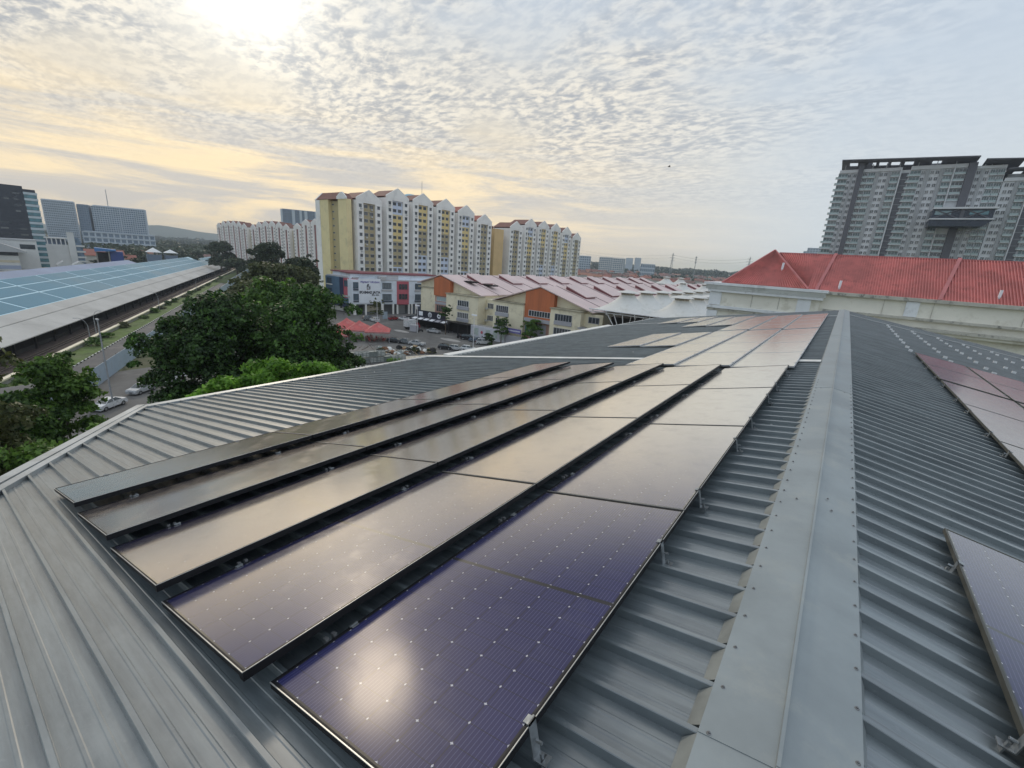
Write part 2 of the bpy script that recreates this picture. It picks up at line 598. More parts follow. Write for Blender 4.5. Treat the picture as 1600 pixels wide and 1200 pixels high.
def solar_mat(name, gap_col, bus, cellc, frame_in=0.012, bus_amt=0.32, refl=0.86):
    m = bpy.data.materials.new(name)
    m.use_nodes = True
    k = NT(m.node_tree)
    b = m.node_tree.nodes['Principled BSDF']
    oc = k.new('ShaderNodeTexCoord').outputs['Object']
    x, y, z = k.sep(oc)
    cw_, ch_ = 0.1822, 0.0922
    xs = k.m('ADD', x, 3 * cw_)
    inside = k.m('LESS_THAN', k.m('ABSOLUTE', x), 3 * cw_)
    # two halves either side of the mid gap
    yc = k.m('SUBTRACT', y, PL / 2)
    ya = k.m('SUBTRACT', k.m('ABSOLUTE', yc), 0.012)
    iny = k.m('MULTIPLY', k.m('GREATER_THAN', ya, 0.0), k.m('LESS_THAN', ya, 12 * ch_))
    inside = k.m('MULTIPLY', inside, iny)
    fx = k.m('FRACT', k.m('DIVIDE', xs, cw_))
    dxl = k.m('MULTIPLY', k.m('MINIMUM', fx, k.m('SUBTRACT', 1.0, fx)), cw_)
    fy = k.m('FRACT', k.m('DIVIDE', ya, ch_))
    dyl = k.m('MULTIPLY', k.m('MINIMUM', fy, k.m('SUBTRACT', 1.0, fy)), ch_)
    gap = k.m('MAXIMUM', k.m('LESS_THAN', dxl, 0.0016), k.m('LESS_THAN', dyl, 0.0011))
    fy2 = k.m('FRACT', k.m('DIVIDE', ya, 2 * ch_))
    dy2 = k.m('MULTIPLY', k.m('MINIMUM', fy2, k.m('SUBTRACT', 1.0, fy2)), 2 * ch_)
    # chamfered corners: little white diamonds, wide ones and narrow ones in turn
    dia = k.m('LESS_THAN', k.m('ADD', k.m('MULTIPLY', dxl, 1.5), dyl), 0.0072)
    diaw = k.m('LESS_THAN', k.m('ADD', dxl, k.m('MULTIPLY', dy2, 1.9)), 0.0088)
    dia = k.m('MAXIMUM', dia, diaw)
    fb = k.m('FRACT', k.m('ADD', k.m('DIVIDE', xs, 0.01822), 0.5))
    busl = k.m('LESS_THAN', k.m('ABSOLUTE', k.m('SUBTRACT', fb, 0.5)), 0.055)
    n = k.noise(oc, 2.2, 3, 0.5)
    c = k.mix(n, tuple(q * 0.8 for q in cellc), tuple(q * 1.3 for q in cellc))
    c = k.mix(k.m('MULTIPLY', busl, bus_amt), c, bus)
    c = k.mix(gap, c, gap_col)
    c = k.mix(dia, c, (0.48, 0.48, 0.52))
    c = k.mix(inside, gap_col, c)
    dust = k.step(k.noise(oc, 3.3, 6, 0.7), 0.45, 0.75)
    c = k.mix(k.m('MULTIPLY', dust, 0.05), c, (0.35, 0.33, 0.30))
    k.put(b.inputs['Base Color'], c)
    b.inputs['Roughness'].default_value = 0.45
    b.inputs['Specular IOR Level'].default_value = 0.25
    # front glass: textured and anti-reflective face on, a mirror of the sky at a shallow angle
    lw_ = k.new('ShaderNodeLayerWeight').outputs['Facing']
    fac = k.m('ADD', k.m('MULTIPLY', k.step(lw_, 0.45, 0.82), refl), 0.014)
    gl_ = k.new('ShaderNodeBsdfGlossy')
    gl_.inputs['Color'].default_value = (1.0, 0.955, 0.87, 1)
    k.put(gl_.inputs['Roughness'], k.m('ADD', k.m('MULTIPLY', dust, 0.06), 0.15))
    fac = k.m('MULTIPLY', fac, k.m('SUBTRACT', 1.0, k.m('MULTIPLY', dust, 0.12)))
    ms_ = k.new('ShaderNodeMixShader')
    k.put(ms_.inputs[0], fac)
    k.l.new(b.outputs[0], ms_.inputs[1])
    k.l.new(gl_.outputs[0], ms_.inputs[2])
    k.l.new(ms_.outputs[0], m.node_tree.nodes['Material Output'].inputs[0])
    return m


M_GLASSA = solar_mat('dark_solar_glass', (0.012, 0.013, 0.018), (0.24, 0.26, 0.44), (0.018, 0.019, 0.080))
M_GLASSC = solar_mat('dim_reflection_solar_glass', (0.012, 0.013, 0.018), (0.24, 0.26, 0.44), (0.020, 0.021, 0.085), refl=0.50)  # same panel glass, reflection turned down so the right slope reads dark
M_GLASSB = solar_mat('pale_lined_solar_glass', (0.42, 0.43, 0.45), (0.30, 0.31, 0.35), (0.022, 0.022, 0.045), bus_amt=0.25)
M_FRAMEB = mat('black_anodised_frame', (0.007, 0.007, 0.009), 0.55, 0.0, 0.2, 5, spec=0.25)
M_EDGE = mat('bright_frame_edge', (0.52, 0.52, 0.50), 0.4, 0.7, 0.15, 9)
M_FRAMES = mat('silver_frame', (0.55, 0.56, 0.58), 0.38, 0.7, 0.12, 6)
M_FRAMEO = mat('dusty_bronze_frame', (0.085, 0.085, 0.072), 0.5, 0.4, 0.2, 6)


def panel_meshes(frame_mat, glass_mat_, edge):
    f = MB()
    hw, t, wd = PW / 2, 0.030, 0.012
    # four frame members mitred into one ring, with the bright worn arris on top
    f.box(-hw, -hw + wd, 0, PL, -t, 0.0)
    f.box(hw - wd, hw, 0, PL, -t, 0.0)
    f.box(-hw + wd, hw - wd, 0, wd, -t, 0.0)
    f.box(-hw + wd, hw - wd, PL - wd, PL, -t, 0.0)
    f.box(-hw + wd, -hw + 0.035, wd, PL - wd, -t, -t + 0.002)
    f.box(hw - 0.035, hw - wd, wd, PL - wd, -t, -t + 0.002)
    e = 0.0035
    if edge:
        f.box(-hw - 0.0005, hw + 0.0005, -0.0006, e, -0.003, 0.0012, 1)
        f.box(hw - e * 0.7, hw + 0.0006, e + 0.001, PL - e, -0.002, 0.0012, 1)
    g = MB()
    g.box(-hw + wd, hw - wd, wd, PL - wd, -0.008, -0.0025)
    return f.mesh('frame', [frame_mat, M_EDGE]), g.mesh('glass', glass_mat_)


PA = panel_meshes(M_FRAMEB, M_GLASSA, True)
PB = panel_meshes(M_FRAMES, M_GLASSB, False)
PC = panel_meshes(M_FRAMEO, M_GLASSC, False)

# bracket: an L-foot on the rib with a bolt and a clamp holding the frame
def bracket_mesh(h):
    b = MB()
    b.box(-0.010, 0.045, -0.022, 0.022, -h - 0.010, -h - 0.004)
    b.box(-0.010, -0.005, -0.022, 0.022, -h - 0.004, 0.008)
    b.box(-0.016, -0.005, -0.022, 0.022, -0.004, 0.008)
    b.box(-0.034, -0.016, -0.018, 0.018, 0.001, 0.005)
    b.tube((0.001, 0, -h * 0.55), (0.026, 0, -h * 0.55), 0.007, n=6)
    b.tube((0.018, 0, -h - 0.004), (0.018, 0, -h + 0.016), 0.008, n=6)
    b.box(0.020, 0.026, -0.018, 0.018, -h - 0.045, -h - 0.004)
    return b.mesh('bracket', M_GALV)


BR_HI = bracket_mesh(0.130)
BR_LO = bracket_mesh(0.075)


sk = MB()
sk.box(PW / 2 - 0.045, PW / 2 - 0.006, 0.0, PL, -0.046, -0.0305)
SKIRT = sk.mesh('rail', M_FRAMEB)
ck = MB()
ck.box(-0.012, 0.014, -0.030, -0.012, -0.02, 0.022)
ck.box(-0.012, 0.014, 0.012, 0.030, -0.02, 0.022)
ck.box(-0.012, 0.030, -0.040, 0.040, -0.026, -0.020)
CLIP = ck.mesh('clamp', mat('dull_clamp_steel', (0.16, 0.165, 0.17), 0.5, 0.5))


def place_panel(pm, right_x, y, z_right, slope, label, group, hi=True, side=1, lo_br=True, skirt=False):
    """right_x/z_right: the edge on the ridge side (side 1) or the ridge side edge of the right slope (side -1)"""
    th = math.atan(slope)
    o = empty('solar_panel', (0, 0, 0), 0, label, 'solar panel', group)
    c = math.cos(th)
    if side == 1:
        o.location = (right_x - c * PW / 2, y, z_right - slope * c * PW / 2)
        o.rotation_euler = (0, -th, 0)
        sx = 1
    else:
        o.location = (right_x + c * PW / 2, y, z_right - slope * c * PW / 2)
        o.rotation_euler = (0, th, 0)
        sx = -1
    inst(pm[0], 'frame', o)
    inst(pm[1], 'glass', o)
    if skirt:
        inst(SKIRT, 'rail', o)
        for yy in (0.42, 1.80):
            inst(CLIP, 'clamp', o, (PW / 2 + 0.02, yy + rnd.uniform(-.05, .05), -0.100))
    elif hi:
        for yy in (0.42, 1.80):
            br = inst(BR_HI if side == 1 else BR_LO, 'bracket', o, (sx * (PW / 2 + 0.006), yy + rnd.uniform(-.04, .04), 0))
            if sx < 0:
                br.rotation_euler = (0, 0, math.pi)
    if lo_br:
        for yy in (0.42, 1.80):
            br = inst(BR_LO, 'bracket', o, (-sx * (PW / 2 + 0.006), yy, 0))
            if sx > 0:
                br.rotation_euler = (0, 0, math.pi)
    return o


rows = 'rows of solar panels on the left roof slope'
rown = ['row nearest the ridge', 'second row from the ridge', 'middle row', 'fourth row from the ridge', 'row farthest from the ridge']
posn = ['nearest panel', 'second panel', 'third panel', 'last panel']
for r in range(5):
    xr = -0.575 - 1.160 * r
    ys = 0.65 if r == 0 else 0.57
    for c in range(4):
        place_panel(PA, xr, ys + c * (PL + 0.012), zl(xr) + 0.178, 0.252,
                    'black framed solar panel, %s in the %s' % (posn[c], rown[r]), rows, skirt=(r > 0))
# second block: silver frames and pale grid lines
rows2 = 'silver framed solar panels of the far left block'
blk = []
for r in range(3):
    for c in range(4):
        blk.append((r, 9.98 + c * (PL + 0.012), 'ahead of the gap', c))
    for c in range(4):
        blk.append((r, 19.45 + c * (PL + 0.012), 'beyond the gap', c))
for r, y in ((3, 13.9), (4, 13.9), (3, 16.2), (4, 16.2)):
    blk.append((r, y, 'in the low wing', int(y > 15)))
for r in (3, 4):
    for c in range(3):
        blk.append((r, 22.4 + c * (PL + 0.012), 'in the far wing', c))
for r in (5, 6):
    for c in range(2):
        blk.append((r, 25.6 + c * (PL + 0.012), 'at the far edge of the roof', c))
for (r, y, where, c) in blk:
    xr = -0.50 - 1.125 * r
    place_panel(PB, xr, y, zl(xr) + 0.125, 0.205,
                'silver framed solar panel %s, %s one, %s row' % (where, ORD[c], ORD[r]),
                rows2, lo_br=(r > 1))
# right slope
rows3 = 'solar panels on the right roof slope'
for c in range(3):
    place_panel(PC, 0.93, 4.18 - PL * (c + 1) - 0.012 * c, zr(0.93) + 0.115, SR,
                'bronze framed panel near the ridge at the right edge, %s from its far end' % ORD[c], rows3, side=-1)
k_ = 0
for r in range(5):
    for c in range(6):
        y = 17.45 - PL * (c + 1) - 0.012 * c - (0.16 if c > 1 else 0)
        if r == 0 and y < 4.3 or y < 0:
            continue
        x = 2.0 + 1.16 * r
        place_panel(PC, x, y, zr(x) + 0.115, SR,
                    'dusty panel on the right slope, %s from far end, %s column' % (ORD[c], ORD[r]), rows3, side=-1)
# bare roof brackets waiting for panels
bb = MB()
bb.box(-0.05, 0.05, -0.035, 0.035, 0.040, 0.048)
bb.box(-0.05, 0.045, -0.035, 0.035, 0.048, 0.095)
bb.box(-0.05, 0.045, -0.035, 0.035, 0.096, 0.102)
bb.tube((0.02, 0, 0.048), (0.02, 0, 0.07), 0.010, n=6)
M_BARE = mat('new_zinc_bracket', (0.80, 0.81, 0.82), 0.35, 0.3, 0.1, 9)
bbm = bb.mesh('roof_bracket', M_BARE)
for x in (1.95, 2.9, 3.85, 4.75, 5.7, 6.7, 7.7):
    for k in range(5):
        for dy in (0.45, 1.40):
            y = 17.62 + 2.29 * k + dy
            if y < 29.2:
                o = inst(bbm, 'roof_bracket', roof, (x, y, zr(x)))
                o.rotation_euler = (0, math.atan(SR), rnd.uniform(-.05, .05))
# ================================================================== ground
UV = (-0.889, 0.458)      # direction in which the rail depot, its road and the hoarding run
UN = (-0.458, -0.889)     # away from the camera building, across that direction


def U(a, o, z=0.0):
    return (a * UV[0] + o * UN[0], a * UV[1] + o * UN[1], z)


def ground_z(x, y):
    o = x * UN[0] + y * UN[1]
    t = min(1, max(0, (o - 31) / 10.0))
    t = t * t * (3 - 2 * t)
    return -10.0 * t


M_GRASS = mat('rough_grass_ground', (0.075, 0.095, 0.035), 0.95, 0, 0.45, 0.05, 0.3, 2, dirt=(0.20, 0.17, 0.11), dirt_amt=0.5, dscale=0.02, space='World')
M_ASPH = mat('worn_asphalt', (0.135, 0.130, 0.122), 0.9, 0, 0.2, 0.25, 0.2, 6, dirt=(0.26, 0.245, 0.22), dirt_amt=0.6, dscale=0.12, space='World')
M_ROAD = mat('road_asphalt', (0.115, 0.11, 0.108), 0.85, 0, 0.15, 0.3, space='World', dirt=(0.25, 0.22, 0.2), dirt_amt=0.5, dscale=0.1)
M_SAND = mat('pale_sandy_ground', (0.64, 0.57, 0.45), 0.95, 0, 0.2, 0.8, 0.4, 4, dirt=(0.25, 0.2, 0.15), dirt_amt=0.5, dscale=0.5, space='World')
M_BALLAST = mat('brown_ballast', (0.055, 0.038, 0.033), 0.95, 0, 0.4, 0.8, 0.4, 5, space='World')
M_VERGE = mat('verge_grass', (0.10, 0.15, 0.035), 0.95, 0, 0.35, 0.3, 0.3, 3, dirt=(0.16, 0.16, 0.10), dirt_amt=0.7, dscale=0.15, space='World')

gx = [-6400, -5400, -4000, -2500, -1700] + list(range(-1300, -400, 50)) + list(range(-400, 60, 6)) + list(range(60, 400, 40)) + [600, 1000, 2000, 4000, 6400]
gy = [-1500, -900, -500, -300, -200, -150, -110] + list(range(-80, 330, 6)) + list(range(330, 900, 40)) + [1000, 1400, 2000, 3000, 4500, 6400]
gm = MB()
nx, ny = len(gx), len(gy)
gv = [(x, y, ground_z(x, y)) for y in gy for x in gx]
gf = [(j * nx + i, j * nx + i + 1, (j + 1) * nx + i + 1, (j + 1) * nx + i) for j in range(ny - 1) for i in range(nx - 1)]
gm.add(gv, gf)
tag(gm.build('ground', M_GRASS), kind='structure')


def sheet(name, pts, m, h, step=0):
    k = MB()
    k.add([(p[0], p[1], h) for p in pts], [tuple(range(len(pts)))])
    return tag(k.build(name, m), kind='structure')


sheet('car_park', [(-180, 60), (-62, 22), (-16, 34), (-14, 110), (-30, 290), (-168, 290), (-150, 128), (-165, 100)], M_ASPH, 0.012)
sheet('car_park_path', [(-100, -6), (-50, -14), (-40, 30), (-66, 26), (-105, 44)], M_ASPH, 0.018)
sheet('bare_sandy_patch', [(-82, 69), (-77, 66), (-66, 54), (-60, 62), (-70, 80), (-76, 80), (-79, 76)], M_SAND, 0.020)


def band(name, o0, o1, a0, a1, z, m):
    k = MB()
    n = 40
    for i in range(n):
        p, q = a0 + (a1 - a0) * i / n, a0 + (a1 - a0) * (i + 1) / n
        k.quad(U(p, o0, z), U(q, o0, z), U(q, o1, z), U(p, o1, z))
    for f in range(len(k.f)):
        k.f[f] = tuple(reversed(k.f[f]))
    return tag(k.build(name, m), kind='structure')


band('road', 43.4, 51.5, -60, 1000, -9.97, M_ROAD)
band('grass_verge', 51.9, 58.0, -60, 900, -9.96, M_VERGE)
band('railway_ballast', 59.0, 79.0, -60, 880, -9.95, M_BALLAST)

# ================================================================== rail depot on the left
M_DEPOT = mat('weathered_depot_sheet', (0.52, 0.505, 0.475), 0.95, 0.0, 0.10, 0.05, spec=0.1, space='World', dirt=(0.33, 0.32, 0.30), dirt_amt=0.45, dscale=0.09)
M_DEPOT2 = mat('lilac_grey_depot_sheet', (0.33, 0.37, 0.47), 0.95, 0.0, 0.08, 0.05, spec=0.1, space='World')
M_BLUEPV = mat('blue_solar_field', (0.095, 0.225, 0.305), 0.75, 0.0, 0.10, 0.02, space='World', spec=0.25)
M_WALK = mat('pale_walkway_strip', (0.52, 0.72, 0.80), 0.9, 0, 0.06, 0.1, space='World')
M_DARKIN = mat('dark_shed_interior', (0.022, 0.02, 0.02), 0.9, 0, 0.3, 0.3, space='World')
M_CONC = mat('stained_concrete', (0.36, 0.345, 0.32), 0.85, 0, 0.15, 0.4, space='World', dirt=(0.16, 0.15, 0.13), dirt_amt=0.5, dscale=0.5)
M_YELW = mat('cream_yellow_parapet', (0.84, 0.75, 0.56), 0.8, 0, 0.12, 0.4, space='World', dirt=(0.35, 0.3, 0.22), dirt_amt=0.5, dscale=0.3)
M_STEELD = mat('dark_steel', (0.03, 0.028, 0.028), 0.5, 0.5, 0.2, 1)

depot = empty('rail_depot', U(0, 66.5, -10), math.atan2(UV[1], UV[0]), 'long low rail depot roof with a field of blue solar panels, beside the tracks', 'depot')
# local frame: x along the depot, y towards the camera (negative is away)
A0, A1 = -40, 800
TAN = 0.36
def dz_(o):
    return 4.5 + TAN * (o - 66.5)
def slab(name, a0, a1, o0, o1, m, lift=0.0, th=0.25, par=depot):
    k = MB()
    z0, z1 = dz_(o0) + lift, dz_(o1) + lift
    y0, y1 = (o0 - 66.5), (o1 - 66.5)
    # UN is the away direction; in the local frame of the depot it lies along +y
    k.add([(a0, y0, z0), (a1, y0, z0), (a1, y1, z1), (a0, y1, z1), (a0, y0, z0 - th), (a1, y0, z0 - th), (a1, y1, z1 - th), (a0, y1, z1 - th)],
          ((0, 1, 2, 3), (7, 6, 5, 4), (4, 5, 1, 0), (5, 6, 2, 1), (6, 7, 3, 2), (7, 4, 0, 3)))
    return k.build(name, m, par)
# check handedness of the local frame: x=UV, y must equal UN
L = 28.0
a = A0
while a < A1:
    b = min(A1, a + L)
    slab('roof_sheet', a + 0.05, b - 0.05, 66.3, 72.9, M_DEPOT)
    slab('roof_sheet', a + 0.05, b - 0.05, 73.05, 77.3, M_DEPOT, 0.10)
    slab('roof_sheet', a + 0.05, b - 0.05, 77.3, 84.75, M_WALK, 0.05)
    if a < 720:
        slab('roof_sheet', a + 0.05, b - 0.05, 84.75, 90.4, M_WALK, 0.05)
    if a < 590:
        slab('roof_sheet', a + 0.05, b - 0.05, 90.4, 95.7, M_WALK, 0.05)
    if a < 400:
        slab('roof_sheet', a + 0.05, b - 0.05, 95.7, 100.6, M_DEPOT2, 0.10)
    a = b
for r, (o0, o1) in enumerate(((77.7, 84.4), (85.1, 90.1), (90.7, 95.4))):
    k = -10
    while 201 + 29.5 * k < 790:
        c0 = 201 + 29.5 * k + 0.7
        c1 = c0 + 28.1
        if c0 > A0 and c1 < (790, 748, 605)[r]:
            slab('solar_field', c0, c1, o0, o1, M_BLUEPV, 0.14, 0.06)
        k += 1
sb = MB()
for i, a in enumerate(range(A0, A1, 12)):
    sb.box(a, a + 0.5, 1.2, 1.7, 0, 4.7)
    sb.box(a, a + 0.4, 0.1, 10, 4.0, 4.3)
sb.build('column', M_STEELD, depot)
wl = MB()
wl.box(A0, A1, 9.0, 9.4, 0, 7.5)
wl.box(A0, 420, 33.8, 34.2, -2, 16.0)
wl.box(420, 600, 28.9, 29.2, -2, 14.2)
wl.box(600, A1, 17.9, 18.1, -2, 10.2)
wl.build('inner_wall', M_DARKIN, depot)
pf = MB()
pf.box(A0, A1, 2.2, 8.8, 0.0, 1.1)
pf.build('platform', mat('dirty_shaded_platform', (0.035, 0.03, 0.028), 0.9, 0, 0.3, 0.3, space='World'), depot)  # dirty tone taken almost to black to paint in the under-eave shade

M_RAIL = mat('rail_steel', (0.20, 0.17, 0.15), 0.4, 0.6, 0.2, 1)
M_SLEEP = mat('concrete_sleeper', (0.09, 0.072, 0.062), 0.9, 0, 0.3, 1.0)
for t, o in enumerate((60.6, 64.4)):
    tr = empty('railway_track', U(0, o, -9.95), math.atan2(UV[1], UV[0]),
               ('railway track beside the pale parapet' if t == 0 else 'railway track just under the depot eave'), 'railway track', 'tracks along the depot')
    m1 = MB()
    for s in (-0.55, 0.55):
        m1.box(-40, 840, s - 0.06, s + 0.06, 0.14, 0.30)
    m1.build('rail', M_RAIL, tr)
    m2 = MB()
    for i in range(-30, 620):
        m2.box(i * 1.3, i * 1.3 + 0.3, -1.2, 1.2, 0.0, 0.14)
    tag(m2.build('sleepers', M_SLEEP, tr), kind='stuff')

pw_ = empty('parapet_wall', U(0, 58.5, -10), math.atan2(UV[1], UV[0]), 'long low cream parapet running beside the railway tracks', 'wall')
k = MB()
k.box(-40, 815, -0.30, 0.30, 0, 1.05)
k.build('wall', M_CONC, pw_)
k = MB()
k.box(-40, 815, -0.55, 0.55, 1.05, 1.40)
k.box(-40, 815, 0.9, 1.15, 0.5, 0.75)
k.build('coping', M_YELW, pw_)

# black and white kerb
kb = empty('striped_kerb', U(0, 51.7, -10), math.atan2(UV[1], UV[0]), 'black and white striped kerb between the road and the grass verge', 'kerb')
MK = (mat('kerb_white_paint', (0.72, 0.72, 0.70), 0.7), mat('kerb_black_paint', (0.04, 0.04, 0.04), 0.7))
for q in range(2):
    bm_ = MB()
    bm_.box(0, 1.2, -0.12, 0.12, 0, 0.28)
    me = bm_.mesh('kerb_stone', MK[q])
    for i in range(140):
        inst(me, 'kerb_stone', kb, ((2 * i + q) * 1.25 + 60, 0, 0))

# blue-white hoarding: one panel per bay
M_HOARD = mat('pale_blue_zinc_hoarding', (0.40, 0.48, 0.55), 0.5, 0.15, 0.08, 0.4, space='World', dirt=(0.3, 0.33, 0.33), dirt_amt=0.4, dscale=0.4)
hd_ = empty('hoarding', U(0, 29, 0), math.atan2(UV[1], UV[0]), 'pale blue zinc hoarding between the car park and the sunken road', 'hoarding')
hp = MB()
for i in range(12):
    x = i * 0.5
    hp.prism([(x, 0.0), (x + 0.08, -0.05), (x + 0.25, -0.05), (x + 0.33, 0.0), (x + 0.5, 0.0), (x + 0.5, 0.03), (x, 0.03)], 0.0, 3.0, 'z')
hpm = hp.mesh('zinc_panel', M_HOARD)
pst = MB().box(-0.06, 0.06, 0.03, 0.15, -0.2, 3.1)
psm = pst.mesh('post', M_STEELD)
for i in range(-2, 50):
    inst(hpm, 'zinc_panel', hd_, (60 + i * 6.0, 0, 0))
    inst(psm, 'post', hd_, (60 + i * 6.0, 0, 0))
hd2 = empty('hoarding', (-276, 108, 0), math.atan2(110, -212), 'far stretch of pale hoarding climbing towards the red and white flats', 'hoarding')
for i in range(0, 36):
    inst(hpm, 'zinc_panel', hd2, (i * 6.0, 0, 0))
# ================================================================== flats and towers
def win_mesh(w, h, nx_=2, nz_=1, fr=0.07, m_fr=None, m_gl=None, proud=0.08, hood=False, m_hood=None):
    """window centred at the origin on a wall whose outside is -y"""
    k = MB()
    k.box(-w / 2, w / 2, -0.02, 0.02, -h / 2, h / 2, 1)
    k.box(-w / 2 - fr, -w / 2, -proud, 0.02, -h / 2 - fr, h / 2 + fr)
    k.box(w / 2, w / 2 + fr, -proud, 0.02, -h / 2 - fr, h / 2 + fr)
    k.box(-w / 2, w / 2, -proud, 0.02, h / 2, h / 2 + fr)
    k.box(-w / 2, w / 2, -proud, 0.02, -h / 2 - fr, -h / 2)
    for i in range(1, nx_):
        x = -w / 2 + w * i / nx_
        k.box(x - fr / 2, x + fr / 2, -proud * 0.7, 0.0, -h / 2, h / 2)
    for i in range(1, nz_):
        z = -h / 2 + h * i / nz_
        k.box(-w / 2, w / 2, -proud * 0.6, 0.0, z - fr / 2, z + fr / 2)
    mats = [m_fr, m_gl]
    if hood:
        k.box(-w / 2 - 0.15, w / 2 + 0.15, -0.45, 0.0, h / 2 + fr + 0.02, h / 2 + fr + 0.14, 2)
        mats.append(m_hood)
    return k.mesh('window', mats)


M_FLATW = mat('white_flat_render', (0.86, 0.84, 0.80), 0.85, 0, 0.05, 0.15, dirt=(0.60, 0.59, 0.57), dirt_amt=0.45, dscale=0.25, space='World')
M_FLATG = mat('grey_trim_and_recess_shade', (0.50, 0.49, 0.49), 0.85, 0, 0.06, 0.15, space='World')  # grey for trim; on recess walls it paints in the shade between bays
M_FLATY = mat('pale_yellow_render', (0.80, 0.68, 0.38), 0.85, 0, 0.06, 0.12, dirt=(0.5, 0.43, 0.27), dirt_amt=0.4, dscale=0.2, space='World')
M_YEL = mat('yellow_render', (0.76, 0.60, 0.28), 0.85, 0, 0.06, 0.2, space='World')
M_KHA = mat('khaki_render', (0.44, 0.37, 0.23), 0.85, 0, 0.06, 0.2, space='World')
M_PBL = mat('pale_blue_render', (0.62, 0.68, 0.80), 0.85, 0, 0.05, 0.2, space='World')
M_OLV = mat('olive_yellow_render', (0.48, 0.40, 0.22), 0.85, 0, 0.06, 0.2, space='World')
M_ORA = mat('warm_sand_render', (0.66, 0.47, 0.24), 0.85, 0, 0.06, 0.2, space='World')
M_TILE = mat('brown_tile_roof', (0.20, 0.095, 0.075), 0.8, 0, 0.2, 0.8, 0.2, 5, space='World')
M_TILER = mat('red_tile_roof', (0.33, 0.11, 0.08), 0.8, 0, 0.2, 0.8, space='World')
M_WFRAME = mat('grey_window_frame', (0.40, 0.41, 0.42), 0.6)
M_DGLASS = glass_mat('dark_window_glass', (0.045, 0.055, 0.065), 0.12)
M_ACU = mat('ac_unit_casing', (0.55, 0.55, 0.53), 0.6)

acm = MB()
acm.box(-0.45, 0.45, -0.45, 0, -0.3, 0.3)
acm.tube((0.1, -0.455, 0), (0.1, -0.47, 0), 0.22, n=8)
AC = acm.mesh('air_conditioner', M_ACU)
MEW = win_mesh(1.25, 1.2, 2, 1, 0.07, M_WFRAME, M_DGLASS, hood=True, m_hood=M_FLATG)
MEW2 = win_mesh(1.75, 1.2, 3, 1, 0.07, M_WFRAME, M_DGLASS, hood=True, m_hood=M_FLATG)
MES = win_mesh(1.3, 0.55, 2, 1, 0.06, M_WFRAME, M_DGLASS)


def gable_bay(par, cx, peak, colours, ftop, depth=14.0, half=6.5, roofm=None, y0=0.0, nwin=12, windows=True):
    """one bay of the flats: two piers, a coloured recess between, a pointed gable, a tiled roof behind"""
    eave = peak - 4.7
    k = MB()
    k.box(cx - half, cx - 3.1, y0, y0 + depth, 0, eave)
    k.box(cx + 3.1, cx + half, y0, y0 + depth, 0, eave)
    k.box(cx - 3.1, cx + 3.1, y0 + 0.02, y0 + depth, ftop + 1.3, eave)
    k.box(cx - 3.1, cx + 3.1, y0 + 0.9, y0 + depth, 0, ftop + 1.3)
    # gable with a little shoulder on both sides
    g = [(cx - half - 0.1, eave), (cx + half + 0.1, eave), (cx + half + 0.1, eave + 0.9), (cx + half - 0.7, eave + 1.5), (cx + 0.7, peak - 0.35), (cx, peak), (cx - 0.7, peak - 0.35), (cx - half + 0.7, eave + 1.5), (cx - half - 0.1, eave + 0.9)]
    k.prism(g, y0 - 0.05, y0 + 0.5, 'y')
    k.build('bay_wall', M_FLATW, par)
    r = MB()
    for s in (-1, 1):
        a, b = (cx, peak - 0.7), (cx + s * half, eave + 0.7)
        r.prism([a, b, (b[0], b[1] - 0.25), (a[0], a[1] - 0.25)], y0 + 0.5, y0 + depth, 'y')
    r.prism([(cx - half + 0.1, eave + 0.02), (cx + half - 0.1, eave + 0.02), (cx, peak - 1.0)], y0 + depth - 0.4, y0 + depth, 'y')
    r.build('roof', roofm or M_TILE, par)
    z = ftop
    for f in range(nwin):
        zz = z - 2.97 * f
        c = colours[min(f, len(colours) - 1)]
        MB().box(cx - 3.09, cx + 3.09, y0 + 0.72, y0 + 0.9, zz - 1.65, zz + 1.30).build('wall_panel', c, par)
        if windows:
            for xx, me in ((cx - 4.75, MEW), (cx + 4.75, MEW)):
                inst(me, 'window', par, (xx, y0 - 0.02, zz))
            for xx, me in ((cx - 1.5, MEW2), (cx + 1.45, MEW2)):
                inst(me, 'window', par, (xx, y0 + 0.70, zz))
            if rnd.random() < 0.55:
                inst(AC, 'air_conditioner', par, (cx + rnd.choice((-4.75, 4.75)) + rnd.uniform(-.4, .4), y0 - 0.05, zz - 1.15))
            if rnd.random() < 0.25:
                inst(AC, 'air_conditioner', par, (cx + rnd.choice((-1.5, 1.5)), y0 + 0.68, zz - 1.15))


def flats(name_label, origin, ends, peaks, first_c, pitch, schemes, roofs, group):
    par = empty('apartment_block', origin, math.pi / 2, name_label, 'apartment block', group)
    for i, pk in enumerate(peaks):
        gable_bay(par, first_c + pitch * i, pk, schemes[i], pk - 6.9, roofm=roofs[i])
    n = len(peaks)
    k = MB()
    for i in range(n - 1):
        c = first_c + pitch * (i + 0.5)
        k.box(c - pitch / 2 + 6.5, c + pitch / 2 - 6.5, 3.5, 12, 0, min(peaks[i], peaks[i + 1]) - 5.5)
    k.build('recess_wall', M_FLATG, par)
    return par


